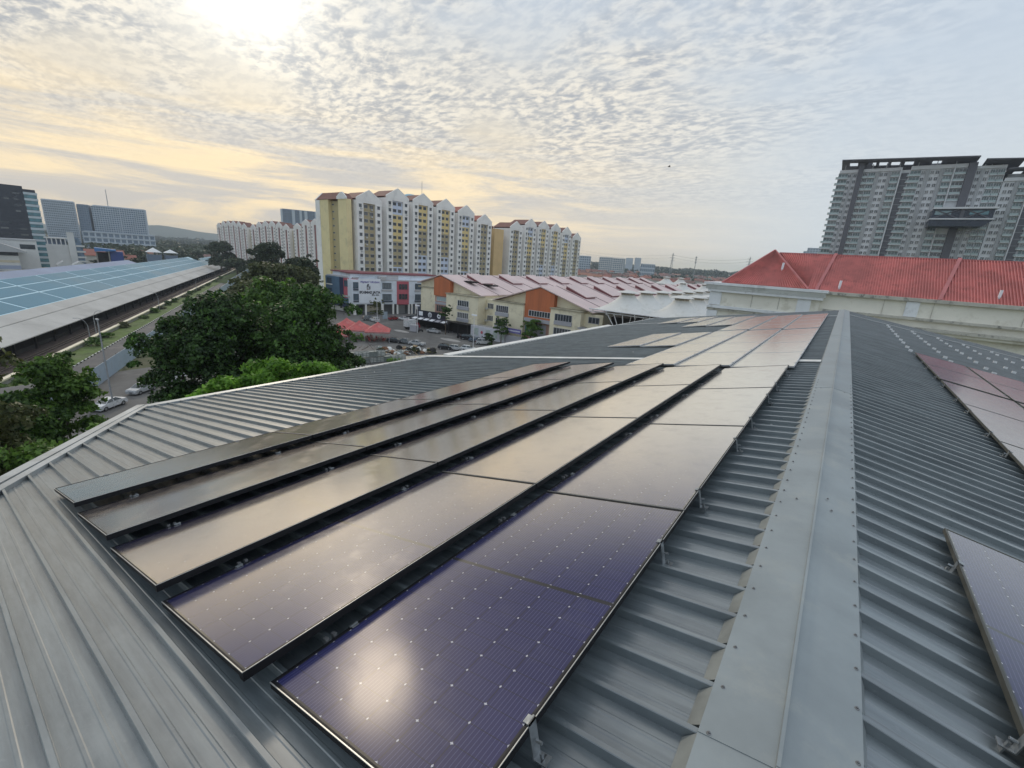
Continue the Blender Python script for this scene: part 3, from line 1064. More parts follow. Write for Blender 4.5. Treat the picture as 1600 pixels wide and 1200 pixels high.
K, Yl, P_, Wt = M_KHA, M_YEL, M_PBL, M_FLATW
apt1 = flats('white and yellow gabled flats, nearer block behind the office with the white sign', (-176, 105, 0), None,
             [49.4, 52.5, 52.7, 52.4, 51.3, 48.4], 23.9, 15.75,
             [[K] * 12, [P_] * 2 + [Yl] * 4 + [K] * 4 + [P_] * 2, [Yl] * 4 + [K] * 4 + [P_] * 4, [Yl] * 4 + [K] * 4 + [P_] * 4, [P_] * 2 + [Yl] * 4 + [K] * 4 + [P_] * 2, [K] * 12],
             [M_TILE, M_TILE, M_TILE, M_TILE, M_TILER, M_TILER], 'gabled white and yellow apartment blocks')
# stair block at the near end: its long side faces -Y (local -x)
k = MB()
k.box(13.5, 16.0, 1.8, 7.8, 0, 44.6)
k.box(13.5, 16.0, 15.3, 21.8, 0, 44.6)
k.build('stair_wall', M_FLATY, apt1)
k = MB()
k.box(15.0, 16.2, 7.8, 15.3, 0, 44.0)
k.build('stair_recess', M_OLV, apt1)
k = MB()
k.box(13.3, 16.0, 21.8, 25.2, 0, 44.4)
k.prism([(13.1, 44.5), (16.8, 48.0), (16.8, 47.3), (13.6, 44.3)], 24.6, 25.5, 'y')
k.prism([(8.4, 44.5), (1.4, 44.5), (1.4, 45.3), (4.2, 47.3), (5.4, 47.3), (8.4, 45.6)], 13.2, 13.7, 'x')
k.build('end_gable', M_FLATW, apt1)
k = MB()
k.prism([(13.25, 44.55), (16.8, 47.85), (20.0, 44.55)], 8.6, 24.6, 'y')
k.prism([(7.6, 44.6), (1.9, 44.6), (4.8, 47.0)], 13.72, 17, 'x')
k.build('roof', M_TILE, apt1)
for f in range(13):
    o = inst(MES, 'window', apt1, (14.98, 13.9, 42.6 - 2.97 * f))
    o.rotation_euler = (0, 0, -math.pi / 2)
k = MB()
k.box(16.2, 17.3, 6.3, 24, 0, 43.0)
k.build('dark_stairwell', mat('dark_stairwell_wall', (0.14, 0.10, 0.10), 0.9, 0, 0.3, 0.3, space='World'), apt1)
k = MB()
for f in range(14):
    k.box(15.95, 17.2, 4.8, 6.2, 2.97 * f + 0.6, 2.97 * f + 1.3)
k.build('landing', mat('reddish_landing', (0.30, 0.20, 0.19), 0.9, 0, 0.3, 0.6, space='World'), apt1)
k = MB()
k.box(109.3, 114.5, 8.0, 14, 0, 41)
k.build('dark_stairwell', MATS['dark_stairwell_wall'], apt1)
k = MB()
for f in range(14):
    k.box(109.3, 114.3, 6.0, 8.2, 2.97 * f + 0.4, 2.97 * f + 1.3)
k.build('landing', M_FLATW, apt1)

apt2 = flats('white and yellow gabled flats, farther block reaching to the right end', (-176, 215, 0), None,
             [47.8, 51.1, 51.4, 51.3, 50.4, 47.6], 24.2, 15.95,
             [[K] * 12, [P_] * 2 + [Yl] * 4 + [K] * 6, [Yl] * 4 + [K] * 4 + [P_] * 4, [Yl] * 4 + [K] * 4 + [P_] * 4, [P_] * 2 + [Yl] * 4 + [K] * 6, [K] * 12],
             [M_TILE] * 6, 'gabled white and yellow apartment blocks')
k = MB()
k.box(4.0, 13.0, 1.5, 14, 0, 41.6)
k.build('stair_wall', M_ORA, apt2)
k = MB()
k.box(13.0, 17.6, 6.0, 14, 0, 40.8)
k.build('recess_wall', M_FLATG, apt2)
k = MB()
k.prism([(-6, 41.0), (14, 41.0), (16, 43.6), (2, 46.4), (-4, 46.2)], 12.0, 22.0, 'y')
k.build('roof', M_TILE, apt2)

M_DOME = mat('sky_blue_tank_roof', (0.22, 0.42, 0.52), 0.5, 0, 0.1, 0.5, space='World')
dm = MB()
dm.lathe([(6.4, 0), (6.4, 2.6), (5.8, 3.4), (4.2, 4.6), (2.2, 5.4), (0.05, 5.7)], 18)
o = empty('rooftop_dome', (-190, 164, 47.6), 0, 'sky blue domed tank behind the roof gables of the nearer flats', 'dome')
dm.build('dome', M_DOME, o, smooth=False)
MB().tube((0, 8, 2), (0, 8, 13), 0.12, n=5).build('mast', M_GALV, o)
o = empty('rooftop_dome', (-190, 285, 46.4), 0, 'pale teal domed tank behind the gables of the farther flats', 'dome')
dm.build('dome', M_DOME, o)

# ------------------------------------------------------------------ red and white flats far left
M_RED = mat('brick_red_render', (0.34, 0.10, 0.085), 0.85, 0, 0.1, 0.3, space='World')
M_REDW = mat('far_white_render', (0.80, 0.76, 0.72), 0.85, 0, 0.06, 0.2, space='World')
M_BEI = mat('far_beige_render', (0.56, 0.50, 0.38), 0.85, 0, 0.06, 0.2, space='World')


def red_block(label, x, n, pitch, peaks, end=True):
    par = empty('apartment_block', (x, 235, 0), 0, label, 'apartment block', 'red striped apartment blocks')
    h = pitch / 2 - 0.9
    wm = MB()
    for i in range(n):
        c = pitch * (i + 0.5)
        pk = peaks[i % len(peaks)]
        k = MB()
        k.box(c - h, c - 1.7, 0, 13, 0, pk - 4.2)
        k.box(c + 1.7, c + h, 0, 13, 0, pk - 4.2)
        k.box(c - 1.7, c + 1.7, 0.02, 13, pk - 5.6, pk - 4.2)
        k.box(c - 1.7, c + 1.7, 1.0, 13, 0, pk - 5.6)
        k.prism([(c - h, pk - 4.2), (c + h, pk - 4.2), (c + h, pk - 3.4), (c, pk), (c - h, pk - 3.4)], -0.05, 0.6, 'y')
        k.build('bay_wall', M_REDW, par)
        MB().box(c - 1.68, c + 1.68, 0.75, 1.0, 0, pk - 5.6).build('red_strip', M_RED, par)
        MB().prism([(c - h, pk - 3.6), (c + h, pk - 3.6), (c, pk - 0.3)], 0.6, 13, 'y').build('roof', M_TILE, par)
        for f in range(14):
            z = pk - 7.5 - 2.95 * f
            if z < 1:
                break
            for xx in (c - h + 1.3, c + h - 1.3):
                wm.box(xx - 0.65, xx + 0.65, -0.05, 0.03, z - 0.6, z + 0.6)
            for xx in (c - 0.8, c + 0.8):
                wm.box(xx - 0.5, xx + 0.5, 0.7, 0.78, z - 0.55, z + 0.55)
    tag(wm.build('windows', M_DGLASS, par), kind='stuff')
    k = MB()
    k.box(0, n * pitch, 3.0, 12, 0, 38)
    k.build('recess_wall', M_BEI, par)
    return par


red_block('red and white striped flats, leftmost block behind the far trees', -616, 6, 13.0, [44.5, 46.5, 47.0, 47.0, 46.0, 44.0])
red_block('red and white striped flats, middle block behind the far trees', -530.7, 6, 13.8, [43.5, 46.0, 47.0, 47.0, 46.0, 44.0])
red_block('red and white striped flats, block next to the yellow stair wall', -441.6, 6, 15.6, [45.0, 48.5, 49.0, 48, 46, 44])

# ------------------------------------------------------------------ distant slabs
def slab_tower(label, c0, c1, h, floors, cols, mw, mg, depth=16, cat='tower block', crown=True, group=None, name='tower_block', strips=None):
    """a slab between two ground points, outside face towards the camera"""
    (x0, y0, z0), (x1, y1, _) = c0, c1
    w_ = math.hypot(x1 - x0, y1 - y0)
    par = empty(name, (x0, y0, z0), math.atan2(y1 - y0, x1 - x0), label, cat, group)
    MB().box(0, w_, 0.3, depth, 0, h).build('wall', mw, par)
    fl = h / floors
    g = MB()
    for f in range(floors):
        for i in range(cols):
            a, b = w_ * i / cols + 0.14 * w_ / cols, w_ * (i + 1) / cols - 0.14 * w_ / cols
            g.box(a, b, 0.20, 0.34, f * fl + fl * 0.28, f * fl + fl * 0.92)
    tag(g.build('windows', mg, par), kind='stuff')
    s = MB()
    for f in range(floors + 1):
        s.box(-0.3, w_ + 0.3, -0.5, 0.28, f * fl, f * fl + fl * 0.16)
    s.build('floor_slabs', mw, par)
    if strips:
        p = MB()
        for (a, b) in strips:
            p.box(a * w_, b * w_, -0.8, 0.2, 0, h + 1.5)
        p.build('pier', strips_m, par)
    if crown:
        MB().box(w_ * 0.03, w_ * 0.97, 2, depth - 2, h, h + 2.2).build('roof', mw, par)
    return par


M_SLABW = mat('bluish_white_tower_wall', (0.50, 0.55, 0.60), 0.8, 0, 0.06, 0.05, space='World')
M_SLABD = mat('slate_tower_wall', (0.20, 0.25, 0.33), 0.8, 0, 0.06, 0.05, space='World')
M_SLABG = glass_mat('far_blue_glass', (0.14, 0.20, 0.27), 0.2)
strips_m = M_SLABW
slab_tower('grey blue slab block, leftmost of the distant pair', (-1090, 160, -10), (-1082, 199, -10), 80, 22, 17, M_SLABW, M_SLABG, 30, strips=((0.0, 0.03), (0.97, 1.0)))
slab_tower('narrow darker wing on the right end of the leftmost distant slab block', (-1084, 201, -10), (-1079, 215, -10), 77, 21, 5, M_SLABD, M_SLABG, 30)
slab_tower('grey blue slab block with a tall thin mast behind it', (-1080, 219, -10), (-1061, 291, -10), 78, 22, 24, M_SLABW, M_SLABG, 30, strips=((0.49, 0.51), (0.97, 1.0)))
o = tag(MB().tube((-1100, 247, -10), (-1100, 247, 99), 1.3, 0.5, 5).build('lattice_mast', M_GALV), 'tall thin mast rising behind the distant slab block', 'mast')
slab_tower('low white podium in front of the distant slab blocks', (-1050, 196, -10), (-1030, 290, -10), 34, 4, 12, M_SLABW, M_SLABG, 10, 'podium', name='podium')
slab_tower('blue and white striped tower behind the red striped flats', (-713, 362, -10), (-680, 424, -10), 85, 24, 16, M_SLABD, M_SLABG, 20,
           strips=((0.0, 0.04), (0.22, 0.28), (0.37, 0.42), (0.47, 0.53), (0.68, 0.74), (0.85, 0.89), (0.96, 1.0)))

# black office tower with a striped glass side
bt = empty('office_tower', (-497.5, 30, -10), math.atan2(38, 2.5), 'black office tower with a teal striped glass corner at the left edge', 'office tower')
M_BLK = mat('charcoal_cladding', (0.045, 0.052, 0.068), 0.45, 0.2, 0.15, 0.08, space='World')
M_TEAL = glass_mat('teal_glass', (0.07, 0.20, 0.24), 0.12)
M_WBAND = mat('pale_spandrel', (0.50, 0.56, 0.60), 0.6, 0, 0.06, 0.2, space='World')
MB().box(-10, 34.5, 0, 26, 0, 63).build('wall', M_BLK, bt)
MB().box(34.5, 40.8, 0.6, 26, 0, 61.2).build('wall', M_BLK, bt)
for f in range(14):
    z = 4.1 * f + 2
    if z < 60:
        MB().box(34.6, 41.2, 0.1, 0.8, z, z + 2.3).build('glass_band', M_TEAL, bt)
        MB().box(34.4, 41.5, -0.1, 0.8, z + 2.3, z + 3.9).build('spandrel', M_WBAND, bt)
wr = random.Random(3)
for f in range(13):
    for i in range(9):
        if wr.random() < 0.35:
            z = 4.1 * f + 8
            MB().box(-8 + i * 4.6, -8 + i * 4.6 + wr.choice((1.2, 2.6, 3.8)), -0.08, 0.1, z, z + 1.1).build('window', M_DGLASS, bt)

# low buildings under it
M_WHB = mat('white_hall_wall', (0.62, 0.62, 0.60), 0.8, 0, 0.08, 0.1, space='World')
M_GRR = mat('light_grey_hall_roof', (0.42, 0.43, 0.44), 0.6, 0, 0.08, 0.1, space='World')
hall = empty('hall', (-446, 38, -10), math.atan2(21, 1.5), 'low white hall with a dark window band below the black office tower', 'hall')
MB().box(-10, 21, 0, 20, 0, 25.8).build('wall', M_WHB, hall)
MB().box(-10.3, 21.3, -0.4, 20, 25.8, 26.6).build('roof', M_GRR, hall)
MB().box(13, 20, -0.15, 0.2, 20.5, 23.4).build('window', M_DGLASS, hall)
h2 = empty('warehouse', (-425, 20, -10), math.atan2(27, 2.0), 'wide grey roofed warehouse with dark and cream bands at the left edge', 'warehouse')
k = MB()
k.prism([(-14, 24.3), (20, 24.3), (31, 19.6), (31, 19.0), (-14, 19.0)], -3, 26, 'y')
k.build('roof', M_GRR, h2)
MB().box(-14, 27, 0, 24, 0, 19.0).build('wall', M_WHB, h2)
for z0, z1, mm in ((16.8, 18.9, M_DGLASS), (12.6, 14.0, M_BEI), (8.6, 10.8, M_DEPOT2), (2, 7.5, M_DARKIN)):
    MB().box(-14, 27, -0.2, 0.05, z0, z1).build('band', mm, h2)
h3 = empty('open_shed', (-392, 38, -10), math.atan2(46, -88), 'long low shed with a flat pale roof beside the depot', 'shed')
k = MB()
k.box(0, 82, -3, 13, 7.0, 7.5)
k.build('roof', mat('pale_shed_roof', (0.45, 0.42, 0.38), 0.7, 0, 0.1, 0.1, space='World'), h3)
MB().box(1, 81, 8, 12, 0, 7.0).build('wall', M_DARKIN, h3)
col_ = MB()
for i in range(12):
    col_.box(1 + i * 7, 1.5 + i * 7, -2, -1.5, 0, 7)
col_.build('column', M_STEELD, h3)
wc = empty('white_station_building', (-464, 66, -10), math.atan2(18, 3), 'white building with tall openings and a slim tower', 'building')
MB().box(0, 11.5, 0, 12, 0, 24).build('wall', M_WHB, wc)
MB().box(-0.4, 12, -0.5, 12.5, 28, 28.8).build('canopy', M_WHB, wc)
MB().box(0.2, 11, 3, 11, 24, 28).build('wall', M_SLABD, wc)
for i in range(5):
    MB().box(0.8 + i * 2.3, 1.4 + i * 2.3, -0.3, 0.2, 20, 28).build('column', M_WHB, wc)
MB().box(11.6, 15.4, -1, 8, 0, 33).build('tower', M_WHB, wc)
MB().prism([(15.4, 0), (19.5, 0), (19, 24), (17.5, 29.5), (15.4, 30)], 0, 8, 'y').build('wall', M_SLABG, wc)
for z in (12, 15, 19, 23):
    MB().box(15.5, 20.2, -0.6, 0.1, z, z + 1.2).build('balcony', M_WHB, wc)
w2 = empty('white_shed', (-440, 66, -10), math.atan2(14, 1), 'small white shed with two pitched roofs below the slim tower', 'shed')
for i in range(2):
    MB().prism([(i * 8, 0), (i * 8 + 7.6, 0), (i * 8 + 7.6, 11), (i * 8 + 3.8, 13.5), (i * 8, 11)], 0, 10, 'y').build('wall', M_WHB, w2)
    MB().box(i * 8 + 2.5, i * 8 + 5, -0.1, 0.05, 4, 8).build('door', M_DARKIN, w2)
bs = empty('blue_shed', (-486, 96, -10), math.atan2(14, 3), 'blue roofed open shed on the far side of the depot', 'shed')
MB().prism([(0, 19.5), (13, 20.5), (13, 21.5), (0, 22.6)], -3, 10, 'y').build('roof', mat('bright_blue_sheet', (0.07, 0.22, 0.50), 0.5), bs)
MB().box(9, 17, 0, 9, 0, 20).build('wall', mat('deep_blue_sheet', (0.04, 0.08, 0.28), 0.5), bs)
MB().box(0.5, 8.8, 4, 9, 0, 19).build('wall', M_DARKIN, bs)
MB().box(0.5, 1.3, -1, 0, 0, 19.8).build('column', M_CONC, bs)
MB().box(7.9, 8.7, -1, 0, 0, 19.8).build('column', M_CONC, bs)
for i, (x, y) in enumerate(((-543, 150), (-539, 162.5))):
    pv = empty('pavilion', (x, y, -10), math.atan2(8, 1.6), ('left one' if i == 0 else 'right one') + ' of two small white tent roofs beyond the depot', 'pavilion', 'pair of white tent pavilions')
    k = MB()
    s_ = 6.0 - i * 0.6
    k.add([(-s_, -s_, 19.4), (s_, -s_, 19.4), (s_, s_, 19.4), (-s_, s_, 19.4), (0, 0, 23.6 - i)], ((0, 1, 4), (1, 2, 4), (2, 3, 4), (3, 0, 4)))
    k.build('roof', mat('white_fabric', (0.80, 0.80, 0.78), 0.7, 0, 0.04, 1.0, space='World'), pv)
    k = MB()
    for sx in (-1, 1):
        for sy in (-1, 1):
            k.box(sx * s_ * 0.9 - 0.15, sx * s_ * 0.9 + 0.15, sy * s_ * 0.9 - 0.15, sy * s_ * 0.9 + 0.15, 0, 19.4)
    k.box(-s_ * .9, s_ * .9, -s_ * .8, s_ * .8, 0, 17)
    k.build('frame', M_SLABD, pv)

# ------------------------------------------------------------------ right-hand tower
M_TW = mat('tower_white_render', (0.62, 0.63, 0.645), 0.75, 0, 0.05, 0.1, space='World')
M_TG = mat('tower_mid_grey', (0.36, 0.37, 0.38), 0.75, 0, 0.05, 0.1, space='World')
M_TD = mat('tower_dark_grey', (0.115, 0.115, 0.13), 0.7, 0, 0.06, 0.1, space='World')
M_TGL = glass_mat('green_tower_glass', (0.085, 0.13, 0.14), 0.10)
M_TGR = mat('glass_rail', (0.34, 0.42, 0.42), 0.15, 0, 0.08, 0.1, space='World')
tw = empty('condominium_tower', (-17, 322, 0), 0, 'tall grey and white condominium tower with a slanted roof canopy and a sky bridge', 'tower')
FH = 3.08
BASE = 82.0


def balcony(w, rounded=0, dark=False):
    k = MB()
    k.box(0.1, w - 0.1, -0.05, 0.10, -1.3, 1.15, 1)
    k.box(0.0, 0.12, -0.35, 0.1, -1.5, 1.3)
    k.box(w - 0.12, w, -0.35, 0.1, -1.5, 1.3)
    pts = [(0, 0.05), (0, -1.0), (w, -1.0), (w, 0.05)]
    if rounded:
        pts = [(-1.1, 0.05), (-1.15, -0.35), (-0.8, -0.9), (-0.2, -1.15), (w, -1.15), (w, 0.05)]
    k.prism(pts, -1.56, -1.30, 'z', 0)
    if dark:
        k.box(w * .35, w * .62, -0.5, 0, -1.2, -0.3, 3)
    pts2 = [(p[0] * 0.97 + 0.02, p[1] * 0.95) for p in pts]
    n = len(pts2)
    for i in range(n - 1):
        a, b = pts2[i], pts2[i + 1]
        k.quad((a[0], a[1], -1.3), (b[0], b[1], -1.3), (b[0], b[1], -0.42), (a[0], a[1], -0.42), 2)
    for i in range(1, 3):
        x = w * i / 3
        k.box(x - 0.05, x + 0.05, -0.12, 0, -1.3, 1.15, 0)
    return k.mesh('balcony', [M_TW, M_DGLASS if dark else M_TGL, M_TGR, M_ACU])


def px(z):
    return (z - 205) * 0.0527


TWIN = win_mesh(1.25, 1.5, 2, 1, 0.12, M_TW, M_DGLASS, 0.1)
SEC = []     # (kind, x0, x1)
for kind, a, b in (('rb', 205, 288), ('w', 288, 312), ('g', 312, 332), ('w', 332, 364), ('D', 366, 410), ('db', 410, 452), ('b', 455, 515), ('g', 515, 545),
                   ('w', 547, 578), ('w', 582, 614), ('g', 615, 637), ('b', 640, 708), ('f', 709, 718), ('r', 718, 776), ('rb', 785, 866), ('w', 868, 900),
                   ('g', 901, 930), ('w', 932, 966), ('w', 970, 1004), ('g', 1005, 1030), ('b', 1034, 1098), ('f', 1099, 1106), ('db', 1108, 1190), ('D2', 1192, 1252)):
    SEC.append((kind, px(a), px(b), BASE))
for kind, a, b in (('w', 1258, 1290), ('g', 1290, 1310), ('w', 1312, 1345), ('b', 1350, 1398), ('b', 1400, 1448)):
    SEC.append((kind, px(a), px(b), 81.0))
for kind, a, b in (('w', 1470, 1500), ('w', 1504, 1534), ('g', 1536, 1560), ('b', 1562, 1625), ('f', 1627, 1634), ('r', 1636, 1690), ('rb', 1700, 1780), ('w', 1784, 1815), ('g', 1815, 1840), ('b', 1842, 1900)):
    SEC.append((kind, px(a), px(b), 75.0))
k = MB()
k.box(px(205), px(1252), 0.1, 22, 0, BASE)
k.box(px(1252) + 0.05, px(1450), 0.1, 22, 0, 81.0)
k.box(px(1455), px(1900), 0.1, 24, 0, 75.0)
k.build('wall', M_TW, tw)
k = MB()
k.box(px(205) + 0.3, px(720), -0.6, 0.09, BASE - 0.2, BASE + 1.3)
k.box(px(785), px(1190), -0.6, 0.09, BASE - 0.2, BASE + 1.6)
k.box(px(1255), px(1450), -0.6, 0.09, 80.9, 82.2)
k.box(px(1460), px(1900), -0.6, 0.09, 74.9, 76.4)
k.build('parapet', M_TW, tw)
cache = {}
for kind, a, b, top in SEC:
    wd_ = b - a
    if kind == 'D':
        MB().box(a, b, -1.6, 0.08, 0, top + 4.2).build('pier', M_TD, tw)
        continue
    if kind == 'D2':
        MB().box(a, b, -1.6, 0.08, 0, top + 1.8).build('pier', M_TD, tw)
        continue
    if kind == 'g':
        MB().box(a, b, -0.35, 0.08, 0, top).build('pier', M_TG, tw)
        continue
    if kind == 'f':
        MB().box(a, b, -1.5, 0.08, 0, top + 1.0).build('fin', M_TW, tw)
        continue
    if kind == 'r':
        MB().box(a, b, -0.25, 0.08, 0, top - 1.5).build('dark_recess', M_TD, tw)
        kk = MB()
        for f in range(26):
            kk.box(a, b, -0.42, -0.27, top - 1.6 - FH * f, top - 1.42 - FH * f)
        kk.build('floor_line', M_TG, tw)
        continue
    nf = int((top - 34) / FH)
    for f in range(nf):
        z = top - 1.75 - FH * f
        if kind == 'w':
            inst(TWIN, 'window', tw, ((a + b) / 2, 0.0, z))
        else:
            key = (kind, round(wd_, 2))
            if key not in cache:
                cache[key] = balcony(wd_, rounded=(kind == 'rb'), dark=(kind == 'db'))
            if kind == 'db' and 50 < z < 66 and a > 40:
                continue
            inst(cache[key], 'balcony', tw, (a, -0.02, z))
# roof canopy with openings and posts
def canopy(x0, x1, zf0, zf1, holes, yf=-5.5, yb=14, tilt=2.4):
    k = MB()
    xs = [x0] + [q for h in holes for q in h] + [x1]
    def zz(x, y):
        return zf0 + (zf1 - zf0) * (x - x0) / (x1 - x0) - tilt * (y - yf) / (yb - yf)
    def cell(xa, xb, ya, yb_):
        c = [(xa, ya), (xb, ya), (xb, yb_), (xa, yb_)]
        k.add([(p[0], p[1], zz(*p)) for p in c] + [(p[0], p[1], zz(*p) - 0.5) for p in c],
              ((0, 1, 2, 3), (7, 6, 5, 4), (4, 5, 1, 0), (5, 6, 2, 1), (6, 7, 3, 2), (7, 4, 0, 3)))
    ymid0, ymid1 = yf + 4.5, yf + 10.5
    cell(x0, x1, yf, ymid0)
    cell(x0, x1, ymid1, yb)
    for i in range(0, len(xs), 2):
        cell(xs[i], xs[i + 1], ymid0, ymid1)
    return k.build('roof_canopy', M_TD, tw)


canopy(px(212), px(1245), 87.7, 85.9, [(px(v), px(v) + 3.6) for v in (280, 430, 525, 620, 725, 930)])
canopy(px(1290), px(1535), 84.6, 84.0, [], -5, 9, 2.6)
canopy(px(1455), px(1900), 80.2, 80.6, [(px(1505), px(1505) + 3.2), (px(1700), px(1700) + 3)], -4, 12)
pp = MB().box(-0.18, 0.18, -0.18, 0.18, 0, 3.2).mesh('post', M_TG)
for v in (250, 375, 480, 590, 695, 835, 970, 1105):
    inst(pp, 'post', tw, (px(v), 0.6, BASE + 0.6))
for v in (1305, 1350, 1420):
    inst(pp, 'post', tw, (px(v), 0.6, 81.4))
MB().box(px(850), px(1110), 6, 14, BASE, BASE + 3.6).build('plant_room', M_TG, tw)
MB().box(px(385), px(470), 1, 10, BASE, BASE + 5.6).build('plant_room', M_TD, tw)
MB().box(px(1480), px(1600), 3, 10, 75, 78.6).build('plant_room', M_TG, tw)
# sky bridge
sbz0, sbz1 = 53.5, 62.6
xb0, xb1 = px(1010), px(1445)
yb0 = -11.5
k = MB()
k.prism([(xb0, sbz0 + 3.0), (xb1, sbz0 + 3.0), (xb1 - 3.2, sbz0), (xb0 + 0.4, sbz0)], yb0, 0, 'y')
k.box(xb0 + 0.6, xb1 - 0.6, yb0 + 0.6, 0, sbz0 + 3.6, sbz1 - 1.2)
k.build('sky_bridge', mat('dark_bridge_cladding', (0.035, 0.045, 0.065), 0.3, 0.2, 0.1, 0.2, space='World'), tw)
k = MB()
k.box(xb0, xb1, yb0 - 0.6, 0, sbz0 + 3.0, sbz0 + 3.6)
k.box(xb0 + 0.5, xb1 + 0.5, yb0 - 0.6, 0, sbz1 - 1.2, sbz1 - 0.4)
k.build('bridge_edge', M_TW, tw)
k = MB()
for i in range(2):
    a = xb0 + 1.2 + i * 11
    for (p, q) in (((a, sbz0 + 3.7), (a + 9, sbz1 - 1.3)), ((a, sbz1 - 1.3), (a + 9, sbz0 + 3.7))):
        k.tube((p[0], yb0 + 0.4, p[1]), (q[0], yb0 + 0.4, q[1]), 0.3, n=5)
k.box((xb0 + xb1) / 2 - 0.7, (xb0 + xb1) / 2 + 0.7, yb0 + 0.3, yb0 + 0.6, sbz0 + 3.6, sbz1 - 1.2)
k.build('brace', M_TD, tw)
for i, (a, b) in enumerate(((1.5, 7.5), (14, 20.5))):
    MB().box(xb0 + a, xb0 + b, yb0 + 0.45, yb0 + 0.58, sbz1 - 3.8, sbz1 - 2.0).build('bridge_window', M_TEAL, tw)
# ================================================================== office with the white sign
def text_mesh(txt, size, m, name='lettering', depth=0.03, bold=0.0):
    cu = bpy.data.curves.new('text', 'FONT')
    cu.body = txt
    cu.size = size
    cu.extrude = depth
    cu.offset = bold
    cu.align_x = 'CENTER'
    cu.align_y = 'CENTER'
    cu.resolution_u = 2
    t = bpy.data.objects.new('text', cu)
    COL.objects.link(t)
    bpy.context.view_layer.update()
    dg = bpy.context.evaluated_depsgraph_get()
    me = bpy.data.meshes.new_from_object(t.evaluated_get(dg))
    bpy.data.objects.remove(t)
    me.name = name
    me.materials.clear()
    me.materials.append(m)
    return me


def put_text(txt, size, m, parent, loc, name='lettering', bold=0.0):
    """lettering standing on a wall whose outside is -y"""
    o = inst(text_mesh(txt, size, m, name, 0.03, bold), name, parent, loc)
    o.rotation_euler = (math.pi / 2, 0, 0)
    return o


M_OFW = mat('pale_blue_white_render', (0.74, 0.79, 0.85), 0.8, 0, 0.05, 0.2, dirt=(0.5, 0.53, 0.56), dirt_amt=0.4, dscale=0.3, space='World')
M_OFB = mat('slate_blue_render', (0.10, 0.175, 0.26), 0.75, 0, 0.12, 0.3, space='World')
M_OFN = mat('navy_render', (0.03, 0.04, 0.09), 0.75, 0, 0.1, 0.3, space='World')
M_OFR = mat('rose_red_render', (0.52, 0.13, 0.16), 0.75, 0, 0.08, 0.3, space='World')
M_MAROON = mat('maroon_roof_edge', (0.23, 0.075, 0.085), 0.7, 0, 0.15, 0.4, space='World')
M_SIGN = mat('white_sign_board', (0.82, 0.84, 0.88), 0.5, 0, 0.03, 0.3)
M_PURP = mat('violet_letters', (0.16, 0.14, 0.38), 0.5)
M_INK = mat('black_letters', (0.03, 0.03, 0.045), 0.5)
M_NWIN = mat('dark_blue_window_frame', (0.05, 0.07, 0.10), 0.5)
M_BGL = glass_mat('office_window_glass', (0.10, 0.14, 0.17), 0.10)
M_SHADE = mat('arcade_interior', (0.16, 0.165, 0.17), 0.9, 0, 0.15, 0.3, space='World')

off = empty('office_building', (-148.3, 101.9, 0), R(73), 'pale blue office with rose red panels and a big white sign reading IKHMAS JAYA', 'office building')
MB().box(-1.6, 33, 0, 12, 4.0, 13.1).build('wall', M_OFW, off)
MB().box(-1.6, 33, 2.6, 12, 0, 4.0).build('shopfront', M_SHADE, off)
MB().box(-1.2, 34, 3.5, 14, 13.1, 15.2).build('upper_wall', M_OFW, off)
MB().box(-2.0, 35, 2.9, 15, 15.2, 15.7).build('roof', M_MAROON, off)
MB().box(10.0, 28, -0.12, 0.6, 13.1, 13.45).build('parapet', M_FLATG, off)
MB().box(13.2, 18, 3.3, 3.6, 13.4, 14.8).build('louvre_panel', M_FLATG, off)
MB().box(9.5, 11.5, -0.5, 6, 13.1, 14.6).build('parapet', M_FLATG, off)
for a in (-1.2, 3.2, 9.6, 14.2, 16.0, 20.9, 22.2, 24.0, 28.0, 32.0):
    MB().box(a, a + (0.9 if a in (-1.2, 9.6) else 0.6), -0.05, 0.6, 0, 4.0).build('column', M_FLATW, off)
MB().box(0.0, 3.0, 2.45, 2.6, 0.3, 3.2).build('door', M_DGLASS, off)
MB().box(16.9, 20.4, 2.45, 2.6, 0.0, 3.3).build('roller_shutter', M_TG, off)
MB().box(22.9, 27.5, 2.45, 2.6, 0.0, 3.2).build('roller_shutter', M_SLABD, off)
MB().box(4.4, 9.3, 2.45, 2.6, 0.8, 3.2).build('shop_window', M_BEI, off)
sgn = MB().box(0.8, 9.3, -0.32, -0.02, 4.4, 13.65).build('sign_board', M_SIGN, off)
put_text('PEJABAT URUSAN', 0.92, M_PURP, off, (5.2, -0.35, 12.4), bold=0.025)
put_text('IKHMAS JAYA', 1.34, M_INK, off, (5.05, -0.35, 8.55), bold=0.055)
put_text('SDN. BHD.', 0.62, M_INK, off, (7.2, -0.35, 7.55), bold=0.02)
lg = MB()
lg.box(3.9, 4.15, -0.38, -0.33, 9.9, 11.2)
lg.box(4.15, 4.7, -0.38, -0.33, 11.1, 11.7)
lg.box(4.35, 5.2, -0.38, -0.33, 9.7, 9.95)
lg.box(4.95, 5.2, -0.38, -0.33, 9.95, 11.0)
lg.tube((4.1, -0.36, 11.1), (5.0, -0.36, 10.3), 0.13, n=5)
lg.build('logo', M_INK, off)
MB().box(3.9, 4.2, -0.40, -0.385, 9.5, 9.85).build('logo_mark', M_RED, off)
MEO = win_mesh(3.4, 2.1, 5, 1, 0.12, M_NWIN, M_BGL, 0.12)
MEO1 = win_mesh(1.7, 2.1, 3, 1, 0.12, M_NWIN, M_BGL, 0.12)
MER = win_mesh(0.85, 1.9, 1, 2, 0.10, M_NWIN, M_DGLASS, 0.12)
